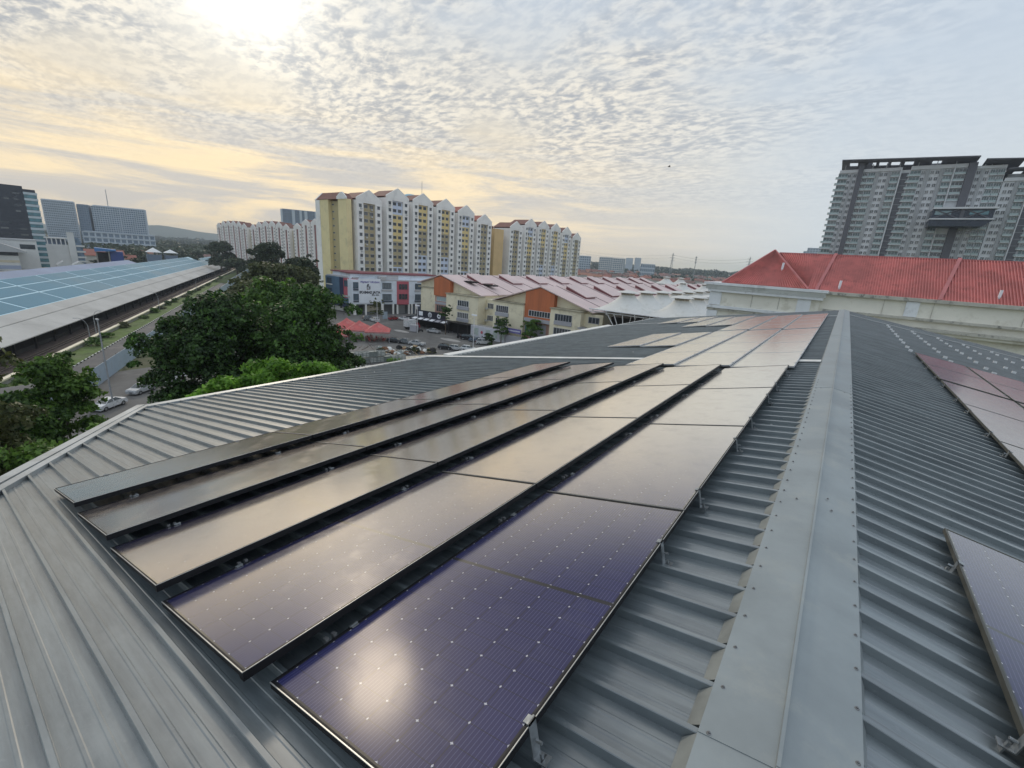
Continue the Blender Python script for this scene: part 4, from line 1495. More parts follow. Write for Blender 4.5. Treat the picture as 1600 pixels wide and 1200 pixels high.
for z in (11.1, 6.8):
    inst(MEO1, 'window', off, (-0.2, -0.02, z))
    inst(MEO, 'window', off, (11.9, -0.02, z))
    inst(MEO, 'window', off, (25.6, -0.02, z))
    inst(MEO, 'window', off, (30.6, -0.02, z))
    MB().box(9.8, 14.0, -0.5, 0, z - 1.9, z - 1.35).build('window_ledge', M_NWIN if z < 8 else M_FLATG, off)
    MB().box(23.6, 27.6, -0.5, 0, z - 1.9, z - 1.35).build('window_ledge', M_NWIN if z < 8 else M_FLATG, off)
    MB().box(-1.2, 0.7, -0.4, 0, z - 1.8, z - 1.35).build('window_ledge', M_NWIN, off)
MB().box(16.0, 21.0, -0.25, 0.02, 3.9, 13.0).build('red_panel', M_OFR, off)
for z in (10.9, 7.0):
    for x in (17.3, 18.55, 19.8):
        inst(MER, 'window', off, (x, -0.27, z))
# bent left wing
lw = empty('office_wing', (-169.0, 102.0, 0), 0, 'slate blue and rose red wing at the left end of the pale office', 'building')
MB().box(0, 12.3, 0, 12, 3.7, 13.4).build('wall', M_OFB, lw)
MB().box(9.8, 12.3, -0.1, 0, 3.7, 13.4).build('navy_panel', M_OFN, lw)
MB().box(12.3, 18.2, 0, 12, 5.7, 13.3).build('wall', M_OFR, lw)
MB().box(12.3, 18.6, -0.25, 0.2, 3.7, 5.7).build('wall', M_OFB, lw)
MB().prism([(0, 2.2), (17, 2.2), (18.6, 3.7), (0, 3.7)], -0.3, 3, 'y').build('awning', M_OFN, lw)
MB().box(0, 18.4, 2.0, 12, 0, 3.0).build('wall', M_FLATW, lw)
MB().box(6.5, 8.0, 1.9, 2.02, 1.0, 2.2).build('window', M_DGLASS, lw)
MEW3 = win_mesh(2.6, 1.9, 4, 1, 0.12, M_NWIN, M_BGL, 0.12)
for z in (11.6, 7.6):
    inst(MEW3, 'window', lw, (2.8, -0.02, z))
    MB().box(0.9, 4.8, -0.3, 0, z - 1.6, z - 1.2).build('window_ledge', M_FLATW if z > 9 else M_OFB, lw)
inst(win_mesh(4.4, 2.1, 6, 1, 0.12, M_NWIN, M_BGL, 0.12), 'window', lw, (15.2, -0.02, 11.3))
for x in (13.2, 14.8, 16.3, 17.5):
    inst(AC, 'air_conditioner', lw, (x, -0.28, 6.5))
MB().box(0, 18, 0.5, 12, 13.4, 13.9).build('parapet', M_FLATG, lw)
MB().box(0.5, 19, 3, 12, 13.9, 15.2).build('upper_wall', M_OFW, lw)
MB().box(-0.3, 20.5, 2.5, 13, 15.2, 15.65).build('roof', M_MAROON, lw)

# ================================================================== cream and orange gabled shoplots
M_CRM = mat('cream_yellow_wall', (0.80, 0.73, 0.54), 0.85, 0, 0.06, 0.25, dirt=(0.45, 0.40, 0.28), dirt_amt=0.5, dscale=0.4, space='World')
M_CRMD = mat('stained_coping', (0.36, 0.33, 0.24), 0.85, 0, 0.2, 0.5, space='World')
M_ORG = mat('orange_cladding', (0.50, 0.155, 0.065), 0.75, 0, 0.14, 0.6, space='World', stretch=(1.0, 1.0, 0.12))
M_PINKW = mat('pinkish_frame', (0.50, 0.30, 0.24), 0.8, 0, 0.1, 0.4, space='World')
M_PROOF = mat('faded_pink_roof', (0.66, 0.52, 0.50), 0.6, 0.0, 0.08, 0.15, dirt=(0.56, 0.41, 0.39), dirt_amt=0.35, dscale=0.3, space='World')
M_PEDGE = mat('dark_red_roof_edge', (0.22, 0.07, 0.075), 0.7, 0, 0.15, 0.4, space='World')
M_PSEAM = mat('party_wall_capping', (0.30, 0.23, 0.23), 0.8, 0, 0.1, 0.4, space='World')
M_WWH = mat('white_window_frame', (0.68, 0.68, 0.68), 0.6)
M_GREYP = mat('grey_window_panel', (0.40, 0.40, 0.43), 0.75, 0, 0.08, 0.3)


def strip_window(w, h, n, m_fr=None, m_gl=None):
    return win_mesh(w, h, n, 1, 0.10, m_fr or M_WWH, m_gl or M_DGLASS, 0.10)


def roof_range(par, half, peak, eave, y0, y1, step=9.0, jacks=True, half_l=None):
    """pitched roof built bay by bay, with party wall cappings and raised jack roofs. Local: ridge at x=0"""
    hl = half_l or half
    y = y0
    i = 0
    while y < y1 - 1:
        b = min(y1, y + step)
        for s, hh in ((-1, hl), (1, half)):
            k = MB()
            a_, c_ = (0, peak), (s * hh, peak - (peak - eave) * hh / half)
            k.prism([a_, c_, (c_[0], c_[1] - 0.25), (a_[0], a_[1] - 0.25)], y + 0.12, b - 0.12, 'y')
            k.build('roof_panel', M_PROOF, par)
            k = MB()
            k.prism([(a_[0], a_[1] + 0.12), (c_[0], c_[1] + 0.12), (c_[0], c_[1] - 0.3), (a_[0], a_[1] - 0.3)], b - 0.11, b + 0.11, 'y')
            k.build('party_wall_capping', M_PSEAM, par)
        if jacks and i % 2 == 1:
            sl = (peak - eave) / half
            k = MB()
            x0, x1 = 2.2, 9.5
            k.prism([(x0, peak - sl * x0 + 1.25), (x1, peak - sl * x1 + 0.65), (x1, peak - sl * x1 + 0.45), (x0, peak - sl * x0 + 1.0)], y + 1.2, b - 1.2, 'y')
            k.build('jack_roof', M_PROOF, par)
            k = MB()
            k.prism([(x0 + .2, peak - sl * x0 + 0.95), (x1 - .3, peak - sl * x1 + 0.42), (x1 - .3, peak - sl * x1 - 0.1), (x0 + .2, peak - sl * x0 - 0.1)], y + 1.5, b - 1.5, 'y')
            k.build('jack_roof_side', M_PEDGE, par)
        y = b
        i += 1


sl1 = empty('gabled_shoplots', (-109.0, 108.0, 0), 0, 'cream gabled shoplot row with an orange centre bay, left one, beside the pale blue office', 'shoplots', 'cream shoplots with orange gables')
roof_range(sl1, 18.0, 17.9, 12.7, -1.0, 185, half_l=11.5)
MB().box(-11.0, 17.6, 0.6, 184, 0, 12.4).build('wall', M_CRM, sl1)
MB().prism([(-11.0, 12.4), (17.4, 12.4), (17.4, 12.7), (0, 17.6), (-11.0, 14.4)], 0.7, 1.4, 'y').build('gable_wall', M_CRM, sl1)
MB().box(-9.3, -3.0, -0.2, 0.7, 0, 13.0).build('front_bay', M_CRM, sl1)
MB().box(-11.4, -2.9, -0.5, 0.7, 13.0, 13.35).build('coping', M_CRMD, sl1)
MB().prism([(-3.0, 10.9), (4.6, 10.9), (4.6, 16.0), (0, 17.35), (-3.0, 16.4)], -0.9, 0.7, 'y').build('orange_gable', M_ORG, sl1)
MB().box(-3.0, 4.6, -0.3, 0.5, 2.4, 10.9).build('front_bay', M_PINKW, sl1)
inst(strip_window(5.8, 1.2, 6, M_WWH, M_TGR), 'window', sl1, (0.9, -0.34, 9.8))
MB().box(-2.6, 4.4, -0.7, -0.3, 8.0, 8.8).build('sill_panel', M_GREYP, sl1)
inst(strip_window(6.0, 2.0, 7, M_PINKW, M_DGLASS), 'window', sl1, (0.9, -0.34, 6.6))
MB().box(4.6, 18.3, -2.6, 0.6, 3.6, 12.1).build('front_bay', M_CRM, sl1)
MB().box(4.4, 18.6, -2.9, 0.6, 12.1, 12.4).build('coping', M_CRMD, sl1)
for z in (9.7, 5.9):
    inst(strip_window(4.6, 1.7, 6), 'window', sl1, (12.2, -2.64, z))
    MB().box(9.7, 14.7, -2.95, -2.6, z - 2.0, z - 0.98).build('sill_panel', M_GREYP, sl1)
MB().box(18.3, 22.0, 1.5, 8, 0, 11.6).build('side_wall', M_CRM, sl1)
for z in (9.6, 5.8):
    inst(strip_window(2.2, 1.5, 4), 'window', sl1, (20.2, 1.46, z))
    inst(AC, 'air_conditioner', sl1, (18.8, 1.4, z - 0.9))
MB().box(17.6, 18.2, -0.5, 1.6, 0, 11.9).build('downpipe', M_CRM, sl1)
for xx, yy in ((3.2, 12), (3.2, 18)):
    k = MB()
    k.box(6.0 + (yy - 12) * 0.6, 10.5 + (yy - 12) * 0.6, yy - 8, yy - 5.5, 15.9 - (yy - 12) * 0.15, 16.35 - (yy - 12) * 0.15)
    k.build('roof_opening', M_DARKIN, sl1)
# side walls seen in the gap, facing the camera side
for i in range(7):
    inst(strip_window(1.5, 1.6, 2), 'window', sl1, (17.63, 10 + i * 9, 9.4)).rotation_euler = (0, 0, math.pi / 2)

sl2 = empty('gabled_shoplots', (-69.0, 108.0, 0), 0, 'cream gabled shoplot row with an orange centre bay, right one, beside the white tents', 'shoplots', 'cream shoplots with orange gables')
roof_range(sl2, 17.0, 17.4, 12.1, -1.4, 185)
MB().box(-16.0, 16.0, 0.6, 184, 0, 12.0).build('wall', M_CRM, sl2)
MB().prism([(-16.2, 12.0), (16.2, 12.0), (0, 17.1)], 0.7, 1.4, 'y').build('gable_wall', M_CRM, sl2)
MB().box(-16.2, -5.0, -1.6, 0.6, 0, 11.7).build('front_bay', M_CRM, sl2)
MB().box(-16.5, -4.9, -1.9, 0.6, 11.7, 12.0).build('coping', M_CRMD, sl2)
for z in (9.6, 5.8):
    inst(strip_window(4.5, 1.9, 6, M_WWH if z > 8 else M_CRM), 'window', sl2, (-12.8, -1.64, z))
    MB().box(-15.3, -10.3, -1.95, -1.6, z - 2.1, z - 1.08).build('sill_panel', M_GREYP, sl2)
MB().prism([(-5.0, 8.2), (4.7, 8.2), (4.7, 15.5), (0, 17.0), (-5.0, 15.5)], -1.0, 0.7, 'y').build('orange_gable', M_ORG, sl2)
MB().box(-5.0, 4.7, -0.5, 0.6, 0, 8.2).build('front_bay', M_PINKW, sl2)
inst(strip_window(7.2, 1.5, 8, M_WWH), 'window', sl2, (0.2, -1.04, 9.6))
MB().box(-4.6, 4.4, -1.6, -0.5, 7.2, 8.2).build('sill_panel', M_GREYP, sl2)
MB().box(-3.2, 2.5, -0.55, -0.4, 2.5, 6.6).build('grey_panel', M_GREYP, sl2)
inst(strip_window(1.4, 2.2, 2, M_WWH, M_TEAL), 'window', sl2, (-4.0, -0.6, 4.8))
MB().box(4.7, 14.2, -2.4, 0.6, 0, 11.8).build('front_bay', M_CRM, sl2)
MB().box(4.5, 14.5, -2.7, 0.6, 11.8, 12.1).build('coping', M_CRMD, sl2)
for z in (9.7, 5.9):
    inst(strip_window(5.2, 1.7, 6, M_GREYP), 'window', sl2, (8.9, -2.44, z))
    MB().box(6.2, 11.7, -2.75, -2.4, z - 2.0, z - 1.0).build('sill_panel', M_GREYP, sl2)
MB().box(14.2, 19.5, -0.2, 0.6, 0, 11.4).build('side_wall', M_CRM, sl2)
inst(strip_window(3.0, 1.5, 3, M_GREYP), 'window', sl2, (17.0, -0.24, 9.9))
MB().prism([(14.2, 8.0), (21.0, 6.6), (21.0, 6.4), (14.2, 7.8)], -4, -0.2, 'y').build('lean_to_roof', mat('dull_zinc_roof', (0.33, 0.34, 0.37), 0.5, 0.3), sl2)

sl3 = empty('gabled_shoplots', (-26.0, 215.0, 0), 0, 'distant pink roofed shoplot row behind the white tents', 'shoplots')
roof_range(sl3, 16.0, 17.0, 12.4, 0, 90)
MB().box(-15.0, 15.0, 0.6, 89, 0, 12.3).build('wall', M_CRM, sl3)

# white boundary wall and dark shed in front
wb = empty('white_boundary_wall', (-92, 104, 0), 0, 'low whitewashed yard wall with faded panels in front of the cream shoplots', 'wall')
MB().box(0, 13.5, 0, 0.4, 0, 3.7).build('wall', mat('whitewash', (0.62, 0.62, 0.66), 0.85, 0, 0.08, 0.5, dirt=(0.42, 0.42, 0.43), dirt_amt=0.6, dscale=0.7), wb)
MB().box(0, 13.7, 0.4, 3.0, 3.5, 3.75).build('roof', M_CONC, wb)
for x in (1.5, 6.2, 9.0, 11.6):
    MB().box(x, x + 1.7, -0.06, 0, 0.9, 3.0).build('faded_panel', mat('faded_green_panel', (0.44, 0.50, 0.46), 0.8), wb)
k = MB()
k.tube((4.6, -0.1, 1.9), (4.6, -0.02, 1.9), 0.45, n=14)
k.build('round_sign', M_OFR, wb)
MB().box(14, 22, -0.2, 0.4, 0, 2.6).build('grey_fence_panel', M_GREYP, wb)
ds = empty('dark_shed', (-100.5, 102.6, 0), 0, 'low open black shed between the food stall and the whitewashed wall', 'shed')
MB().box(0, 8.4, 0, 3, 3.4, 3.7).build('roof', M_STEELD, ds)
MB().box(0, 8.4, 2.2, 3, 0, 3.4).build('wall', M_DARKIN, ds)
for x in (0, 4, 8.1):
    MB().box(x, x + 0.25, 0, 0.25, 0, 3.4).build('post', M_STEELD, ds)

# food stall with the black fascia
st = empty('food_stall', (-117.5, 101.2, 0), math.atan2(1.3, 17), 'black food stall with round white emblems on its fascia and white awning panels', 'food stall')
M_BLKF = mat('black_fascia', (0.018, 0.020, 0.035), 0.5)
MB().box(0, 17, 3.2, 3.5, 3.1, 5.5).build('fascia', M_BLKF, st)
MB().prism([(0.0, 2.6), (3.3, 3.4), (3.3, 3.6), (0.0, 2.8)], 0, 17, 'x').build('awning', M_BLKF, st)
for i in range(6):
    k = MB()
    k.prism([(0.0, 2.84), (1.6, 3.23), (1.6, 3.28), (0.0, 2.89)], 1.0 + i * 2.55, 2.7 + i * 2.55, 'x')
    k.build('awning_panel', M_SIGN if i != 4 else M_GREYP, st)
for i, x in enumerate((2.2, 6.4, 10.4)):
    k = MB()
    n_ = 18
    if i == 0:
        k.box(x - 0.9, x + 0.9, 3.14, 3.2, 3.7, 5.1)
    else:
        for a in range(n_):
            t0, t1 = 2 * math.pi * a / n_, 2 * math.pi * (a + 1) / n_
            r0, r1 = (0.62, 0.85) if i == 1 else (0.0, 0.8)
            k.quad((x + r0 * math.cos(t0), 3.15, 4.3 + r0 * math.sin(t0)), (x + r1 * math.cos(t0), 3.15, 4.3 + r1 * math.sin(t0)),
                   (x + r1 * math.cos(t1), 3.15, 4.3 + r1 * math.sin(t1)), (x + r0 * math.cos(t1), 3.15, 4.3 + r0 * math.sin(t1)))
        if i == 1:
            for s in (-1, 1):
                k.tube((x, 3.14, 4.9), (x + s * 0.38, 3.14, 3.75), 0.1, n=4)
        else:
            pass
    k.build('emblem', M_SIGN, st)
    if i == 2:
        MB().box(x - 0.35, x + 0.35, 3.11, 3.145, 4.05, 4.5).build('emblem_mark', M_BLKF, st)
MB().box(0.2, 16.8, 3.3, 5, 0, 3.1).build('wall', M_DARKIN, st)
for i in range(6):
    k = MB()
    k.tube((0.4 + i * 3.2, 0.2, 0), (0.4 + i * 3.2, 0.2, 2.7), 0.06, n=5)
    k.build('post', M_STEELD, st)
# tables and chairs under it
tb = MB()
tb.box(-0.5, 0.5, -0.4, 0.4, 0.70, 0.75)
for sx in (-.42, .42):
    for sy in (-.32, .32):
        tb.box(sx - .03, sx + .03, sy - .03, sy + .03, 0, 0.70)
tbm = tb.mesh('table_frame', mat('brown_table', (0.16, 0.07, 0.05), 0.6))
cb = MB()
cb.box(-0.2, 0.2, -0.2, 0.2, 0.42, 0.46)
cb.box(-0.2, 0.2, 0.17, 0.2, 0.46, 0.85)
for sx in (-.17, .17):
    for sy in (-.17, .17):
        cb.box(sx - .02, sx + .02, sy - .02, sy + .02, 0, 0.42)
cbm = cb.mesh('chair_frame', mat('red_plastic_chair', (0.35, 0.04, 0.04), 0.5))

# ------------------------------------------------------------------ red canopies
M_CAN = mat('faded_red_canvas', (0.50, 0.12, 0.11), 0.75, 0, 0.14, 0.6, dirt=(0.62, 0.30, 0.27), dirt_amt=0.5, dscale=0.8)
def red_tent(x, y, rz, s, h0, h1, label):
    e_ = empty('red_canopy', (x, y, 0), rz, label, 'canopy', 'red pyramid canopies over the outdoor tables')
    k = MB()
    n = 6
    P = []
    for ring in range(n + 1):
        t = ring / n
        hh = h1 - (h1 - h0) * (t ** 0.85)
        w_ = s * t
        for c in ((-1, -1), (1, -1), (1, 1), (-1, 1)):
            P.append((c[0] * w_, c[1] * w_, hh))
    F = []
    for ring in range(n):
        for c in range(4):
            F.append((ring * 4 + c, ring * 4 + (c + 1) % 4, (ring + 1) * 4 + (c + 1) % 4, (ring + 1) * 4 + c))
    k.add(P, F)
    for c in range(4):
        a, b = P[n * 4 + c], P[n * 4 + (c + 1) % 4]
        k.quad(a, b, (b[0], b[1], b[2] - 0.3), (a[0], a[1], a[2] - 0.3))
    k.build('canvas', M_CAN, e_)
    for c in ((-1, -1), (1, -1), (1, 1), (-1, 1)):
        MB().tube((c[0] * s * .97, c[1] * s * .97, 0), (c[0] * s * .97, c[1] * s * .97, h0), 0.05, n=6).build('leg', M_WFRAME, e_)
    for c in (-1, 1):
        MB().tube((-s, c * s, h0 - .05), (s, c * s, h0 - .05), 0.04, n=5).build('frame_bar', M_WFRAME, e_)
    return e_


ca = R(48)
red_tent(-102.0, 76.6, ca, 3.3, 2.9, 5.2, 'red pyramid canopy at the right end, nearest the parked cars')
red_tent(-106.8, 74.0, ca, 3.3, 2.9, 5.2, 'red pyramid canopy in the middle of the row')
red_tent(-112.0, 73.5, ca, 3.3, 2.9, 5.3, 'red pyramid canopy third from the right, half behind the big tree')
red_tent(-105.5, 66.6, ca, 2.8, 2.4, 3.9, 'lower red canopy in front of the row at the tree edge')
random.seed(11)
kk = 0
for i in range(9):
    x, y = -109 + i * 1.15 + rnd.uniform(-.4, .4), 72.2 + (i % 3) * 1.9 + i * 0.35
    t_ = empty('table', (x, y, 0), rnd.uniform(0, 3), 'brown table under the red canopies', 'table', 'tables and chairs under the red canopies')
    inst(tbm, 'table_frame', t_)
    for a in range(3):
        an = rnd.uniform(0, 6.28)
        c_ = empty('chair', (x + 0.85 * math.cos(an), y + 0.85 * math.sin(an), 0), an - math.pi / 2, 'red plastic chair at a table under the red canopies', 'chair', 'red chairs under the canopies')
        inst(cbm, 'chair_frame', c_)

# ================================================================== white tensile tents
M_TENT = mat('white_tensile_membrane', (0.66, 0.655, 0.62), 0.65, 0, 0.05, 0.3, dirt=(0.50, 0.49, 0.43), dirt_amt=0.45, dscale=0.5)
M_TUBE = mat('white_painted_tube', (0.70, 0.70, 0.70), 0.4)
M_VENT = mat('rusty_vent_ring', (0.28, 0.25, 0.19), 0.7, 0, 0.3, 3)


def tent_meshes(s=6.6, h=4.6):
    k = MB()
    n, rings = 24, 9
    P = []
    for j in range(rings + 1):
        t = j / rings
        zz = h * (1 - t) ** 1.55
        for i in range(n):
            a = 2 * math.pi * i / n
            c_, s_ = math.cos(a), math.sin(a)
            rc = 1.6 + (s - 1.6) * t
            sq = s / max(abs(c_), abs(s_))
            q = t ** 3
            r = rc * (1 - q) + sq * q if t < 1 else sq
            scal = 0.35 * math.sin(4 * a + math.pi / 2) * t * t
            P.append((r * c_, r * s_, zz + (scal if t < 1 else 0) * 0.6))
    F = [(j * n + i, (j + 1) * n + i, (j + 1) * n + (i + 1) % n, j * n + (i + 1) % n) for j in range(rings) for i in range(n)]
    k.add(P, F)
    cone = k.mesh('membrane', M_TENT)
    cone.shade_smooth()
    k = MB()
    k.lathe([(2.75, h + 0.55), (1.9, h + 0.82), (0.5, h + 1.1), (0.02, h + 1.15)], 14)
    cap = k.mesh('vent_cap', M_TENT)
    k = MB()
    k.lathe([(1.64, h - 0.05), (1.64, h + 0.35), (1.5, h + 0.35), (1.5, h)], 12)
    for i in range(12):
        a = 2 * math.pi * i / 12
        k.tube((1.55 * math.cos(a), 1.55 * math.sin(a), h + 0.3), (2.1 * math.cos(a + .2), 2.1 * math.sin(a + .2), h + 0.7), 0.09, n=4)
    ring = k.mesh('vent_ring', M_VENT)
    return cone, cap, ring


TM = tent_meshes(6.7, 3.9)
rowlab = ['front', 'second', 'third', 'fourth', 'fifth', 'sixth', 'seventh']
collab = ['left', 'middle', 'right']
for j in range(7):
    for i in range(3):
        x = -43.2 + i * 13.2
        y = 107.0 + j * 13.2
        t_ = empty('tensile_tent', (x, y, 13.6 - (0.25 * j if j < 4 else 0.8)), 0, 'white cone tent with a capped vent, %s one of the %s row' % (collab[i], rowlab[j]), 'tent', 'white tensile cone tents')
        inst(TM[0], 'membrane', t_)
        inst(TM[1], 'vent_cap', t_)
        inst(TM[2], 'vent_ring', t_)
for (x, y, z, lab) in ((-84, 262, 16.5, 'small pale yellow topped tent beyond the pink roofs, left of a pair'), (-76, 262, 16.5, 'small white topped tent beyond the pink roofs, right of a pair'), (-63, 222, 15.0, 'white cone tent rising between the pink roofs, left'), (-53, 222, 15.2, 'white cone tent rising between the pink roofs, right')):
    t_ = empty('tensile_tent', (x, y, z), 0, lab, 'tent')
    t_.scale = (0.8, 0.8, 0.8)
    inst(TM[0], 'membrane', t_)
    inst(TM[1], 'vent_cap', t_)
    inst(TM[2], 'vent_ring', t_)
tf = empty('tent_frame', (-50, 100.2, 0), 0, 'white steel tube frame with fanned struts carrying the front row of tents', 'steel frame')
MB().tube((0, 0, 13.7), (40, 0, 13.7), 0.16, n=6).build('edge_tube', M_TUBE, tf)
MB().tube((0, 0.6, 13.1), (40, 0.6, 13.1), 0.13, n=6).build('edge_tube', M_TUBE, tf)
for i in range(11):
    MB().tube((1 + i * 3.6, 0, 13.7), (1 + i * 3.6, 0.2, 12.6 if i % 2 else 13.1), 0.1, n=5).build('stub', M_TUBE, tf)
for bx in (9.8, 24.0, 37):
    for dx_, zz in ((-5.2, 13.0), (-3.4, 13.0), (-1.2, 13.0), (0.2, 13.0), (1.5, 13.0), (3.4, 13.0)):
        MB().tube((bx + dx_ * 0.12, 0.8, 6.5), (bx + dx_, 0.6 if dx_ < 0 else 2.6, zz), 0.11, n=5).build('strut', M_TUBE, tf)
    MB().tube((bx, 0.8, 0), (bx, 0.8, 6.6), 0.3, n=8).build('column', M_TUBE, tf)
for (a, b) in (((13.6, 8.0), (19.4, 11.2)), ((19.4, 11.2), (24.0, 8.6)), ((14.4, 8.0), (19.4, 10.7))):
    MB().tube((a[0], 1, a[1]), (b[0], 1, b[1]), 0.13, n=5).build('strut', M_TUBE, tf)
hb = empty('market_hall', (-50, 103, 0), 0, 'dark open market hall under the white tents', 'hall')
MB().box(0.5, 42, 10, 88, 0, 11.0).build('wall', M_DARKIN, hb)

# ================================================================== pink roofed building beyond our roof
M_PK = mat('coral_red_metal_roof', (0.56, 0.185, 0.165), 0.75, 0.0, 0.18, 0.35, dirt=(0.30, 0.10, 0.09), dirt_amt=0.55, dscale=0.9, space='World')
M_PKD = mat('coral_ridge_cap', (0.46, 0.155, 0.15), 0.7, 0.0, 0.1, 0.6, space='World')
M_CW = mat('pale_cream_wall', (0.80, 0.77, 0.68), 0.85, 0, 0.06, 0.3, dirt=(0.50, 0.46, 0.36), dirt_amt=0.5, dscale=0.5, space='World')
M_WT = mat('white_moulding', (0.78, 0.80, 0.82), 0.75, 0, 0.06, 0.4, dirt=(0.42, 0.43, 0.43), dirt_amt=0.5, dscale=0.6, space='World')
M_ST = mat('mould_stained_moulding', (0.52, 0.50, 0.44), 0.85, 0, 0.1, 0.6, dirt=(0.10, 0.10, 0.09), dirt_amt=0.8, dscale=1.3, space='World')
pk = empty('coral_roofed_building', (0, 75, 0), 0, 'cream building with white mouldings and a coral red metal roof behind the dark roof', 'building')
MB().box(-16.8, -2.6, -0.2, 14, 0, 21.5).build('wall', M_CW, pk)
MB().box(-2.6, 45, 0.3, 25, 0, 22.2).build('wall', M_CW, pk)
# cornice in three stepped courses on the projecting end
k = MB()
k.box(-17.2, -2.3, -0.7, 14.5, 21.35, 21.7)
k.prism([(-0.75, 21.7), (-1.15, 22.35), (14, 22.35), (14, 21.7)], -17.5, -2.1, 'x')
k.box(-17.8, -1.9, -1.3, 14.9, 22.37, 22.72)
k.build('cornice', M_WT, pk)
k = MB()
k.box(-2.05, 45, -0.15, 1.2, 22.2, 22.62)
k.build('cornice', M_ST, pk)
k = MB()
k.box(-17.0, -2.2, -0.65, 0, 18.9, 19.3)
k.build('moulding', M_WT, pk)
MB().box(-17.0, -2.2, -0.45, 0, 18.55, 18.88).build('moulding', M_ST, pk)
MB().box(-2.1, 45, -0.25, 0.3, 19.95, 20.25).build('moulding', M_ST, pk)
MB().box(-2.1, 45, -0.75, 0.3, 18.75, 19.1).build('moulding', M_ST, pk)
MB().box(-2.1, 45, -0.45, 0.28, 18.4, 18.73).build('moulding', M_CW, pk)
for x0, x1, z0, z1 in ((-16.9, -15.2, 19.4, 21.3), (-5.2, -3.6, 19.4, 21.3), (-16.9, -15.4, 14, 18.5)):
    MB().box(x0, x1, -0.42, -0.2, z0, z1).build('pilaster', M_WT, pk)
for x in (6.4, 19, 32):
    MB().box(x, x + 1.3, 0.05, 0.29, 20.3, 22.15).build('pilaster', M_WT, pk)
for x in (4.2, 9.0, 16.8, 29):
    MB().box(x, x + 0.05, 0.22, 0.29, 20.3, 22.15).build('downpipe', M_ST, pk)
for x in (-11, -7.5):
    MB().box(x, x + 0.1, -0.24, -0.21, 19.5, 21.2).build('panel_joint', M_ST, pk)

def ribbed_plane(name, p0, p1, q0, q1, n, m, rib=0.17):
    """roof plane between an eave edge p0-p1 and an upper edge q0-q1 with n standing ribs running up"""
    k = MB()
    p0, p1, q0, q1 = map(Vector, (p0, p1, q0, q1))
    nrm = (p1 - p0).cross(q0 - p0).normalized() if (q0 - p0).length > 0 else Vector((0, 0, 1))
    if nrm.z < 0:
        nrm = -nrm
    for i in range(n):
        a, b = i / n, (i + 1) / n
        c = a + (b - a) * 0.28
        A, B, Cc = p0.lerp(p1, a), p0.lerp(p1, b), p0.lerp(p1, c)
        A2, B2, C2 = q0.lerp(q1, a), q0.lerp(q1, b), q0.lerp(q1, c)
        k.quad(A + nrm * rib, Cc + nrm * rib, C2 + nrm * rib, A2 + nrm * rib)
        k.quad(Cc, B, B2, C2)
        k.quad(Cc + nrm * rib, Cc, C2, C2 + nrm * rib)
        k.quad(B, B + nrm * rib, B2 + nrm * rib, B2)
    return k.build(name, m, pk)


# roof sheets: the plane is laid in bays so that each sheet is its own piece
def roof_bays(p0, p1, q0, q1, bays, ribs):
    p0, p1, q0, q1 = map(Vector, (p0, p1, q0, q1))
    for i in range(bays):
        ribbed_plane('roof_sheet', p0.lerp(p1, i / bays), p0.lerp(p1, (i + 1) / bays), q0.lerp(q1, i / bays), q0.lerp(q1, (i + 1) / bays), ribs, M_PK)


EZ = 22.45
roof_bays((-4.4, 0.6, EZ), (45, 0.6, EZ), (-4.4, 9.5, 27.75), (45, 9.5, 27.75), 44, 4)
roof_bays((-4.45, 0.6, EZ), (-4.41, 0.6, EZ), (-9.6, 9.5, 27.75), (-4.41, 9.5, 27.75), 4, 4)
MB().box(-9.8, 45, 9.3, 9.8, 27.6, 27.9).build('ridge_cap', M_PKD, pk)
MB().quad((-9.8, 9.8, 27.6), (45, 9.8, 27.6), (45, 19, 22), (-9.8, 19, 22)).build('roof_back', M_PK, pk)
# hipped pavilion
AP = (-10.2, 7.0, 28.0)
roof_bays((-15.3, -0.4, 22.7), (-4.4, -0.4, 22.7), AP, (-10.19, 7.0, 28.0), 11, 3)
roof_bays((-4.4, -0.4, 22.7), (-4.4, 14.4, 22.7), AP, (-10.2, 7.01, 28.0), 10, 3)
MB().quad((-15.3, -0.4, 22.7), (-10.2, 7, 28), (-10.2, 7.01, 28), (-15.3, 14.4, 22.7)).build('roof_back', M_PK, pk)
hip = MB()
for b in ((-15.4, -0.5, 22.75), (-4.3, -0.5, 22.75)):
    hip.tube(b, (AP[0], AP[1], AP[2] + 0.05), 0.16, n=6)
hip.build('hip_cap', M_PKD, pk)
for xt, xb in ((-3.0, -4.3 + 0.9), (10.6, 9.4), (27, 25.5)):
    d_ = MB()
    sx = 0.20
    d_.add([(xb - sx, 0.5, EZ + 0.12), (xb + sx, 0.5, EZ + 0.12), (xt + sx + .6, 9.4, 27.93), (xt - sx + .6, 9.4, 27.93),
            (xb - sx, 0.5, EZ + 0.28), (xb + sx, 0.5, EZ + 0.28), (xt + sx + .6, 9.4, 28.06), (xt - sx + .6, 9.4, 28.06)],
           ((0, 3, 2, 1), (4, 5, 6, 7), (0, 1, 5, 4), (1, 2, 6, 5), (2, 3, 7, 6), (3, 0, 4, 7)))
    d_.build('parapet_cap', M_PKD, pk)
for (x, y, z) in ((-8.3, 3.0, 24.9), (-0.9, 1.6, 22.9), (14.6, 2.0, 23.0), (30, 2, 23)):
    k = MB()
    k.tube((x, y, z), (x + 0.05, y, z + 1.25), 0.15, n=8)
    k.build('vent_pipe', M_SIGN, pk)

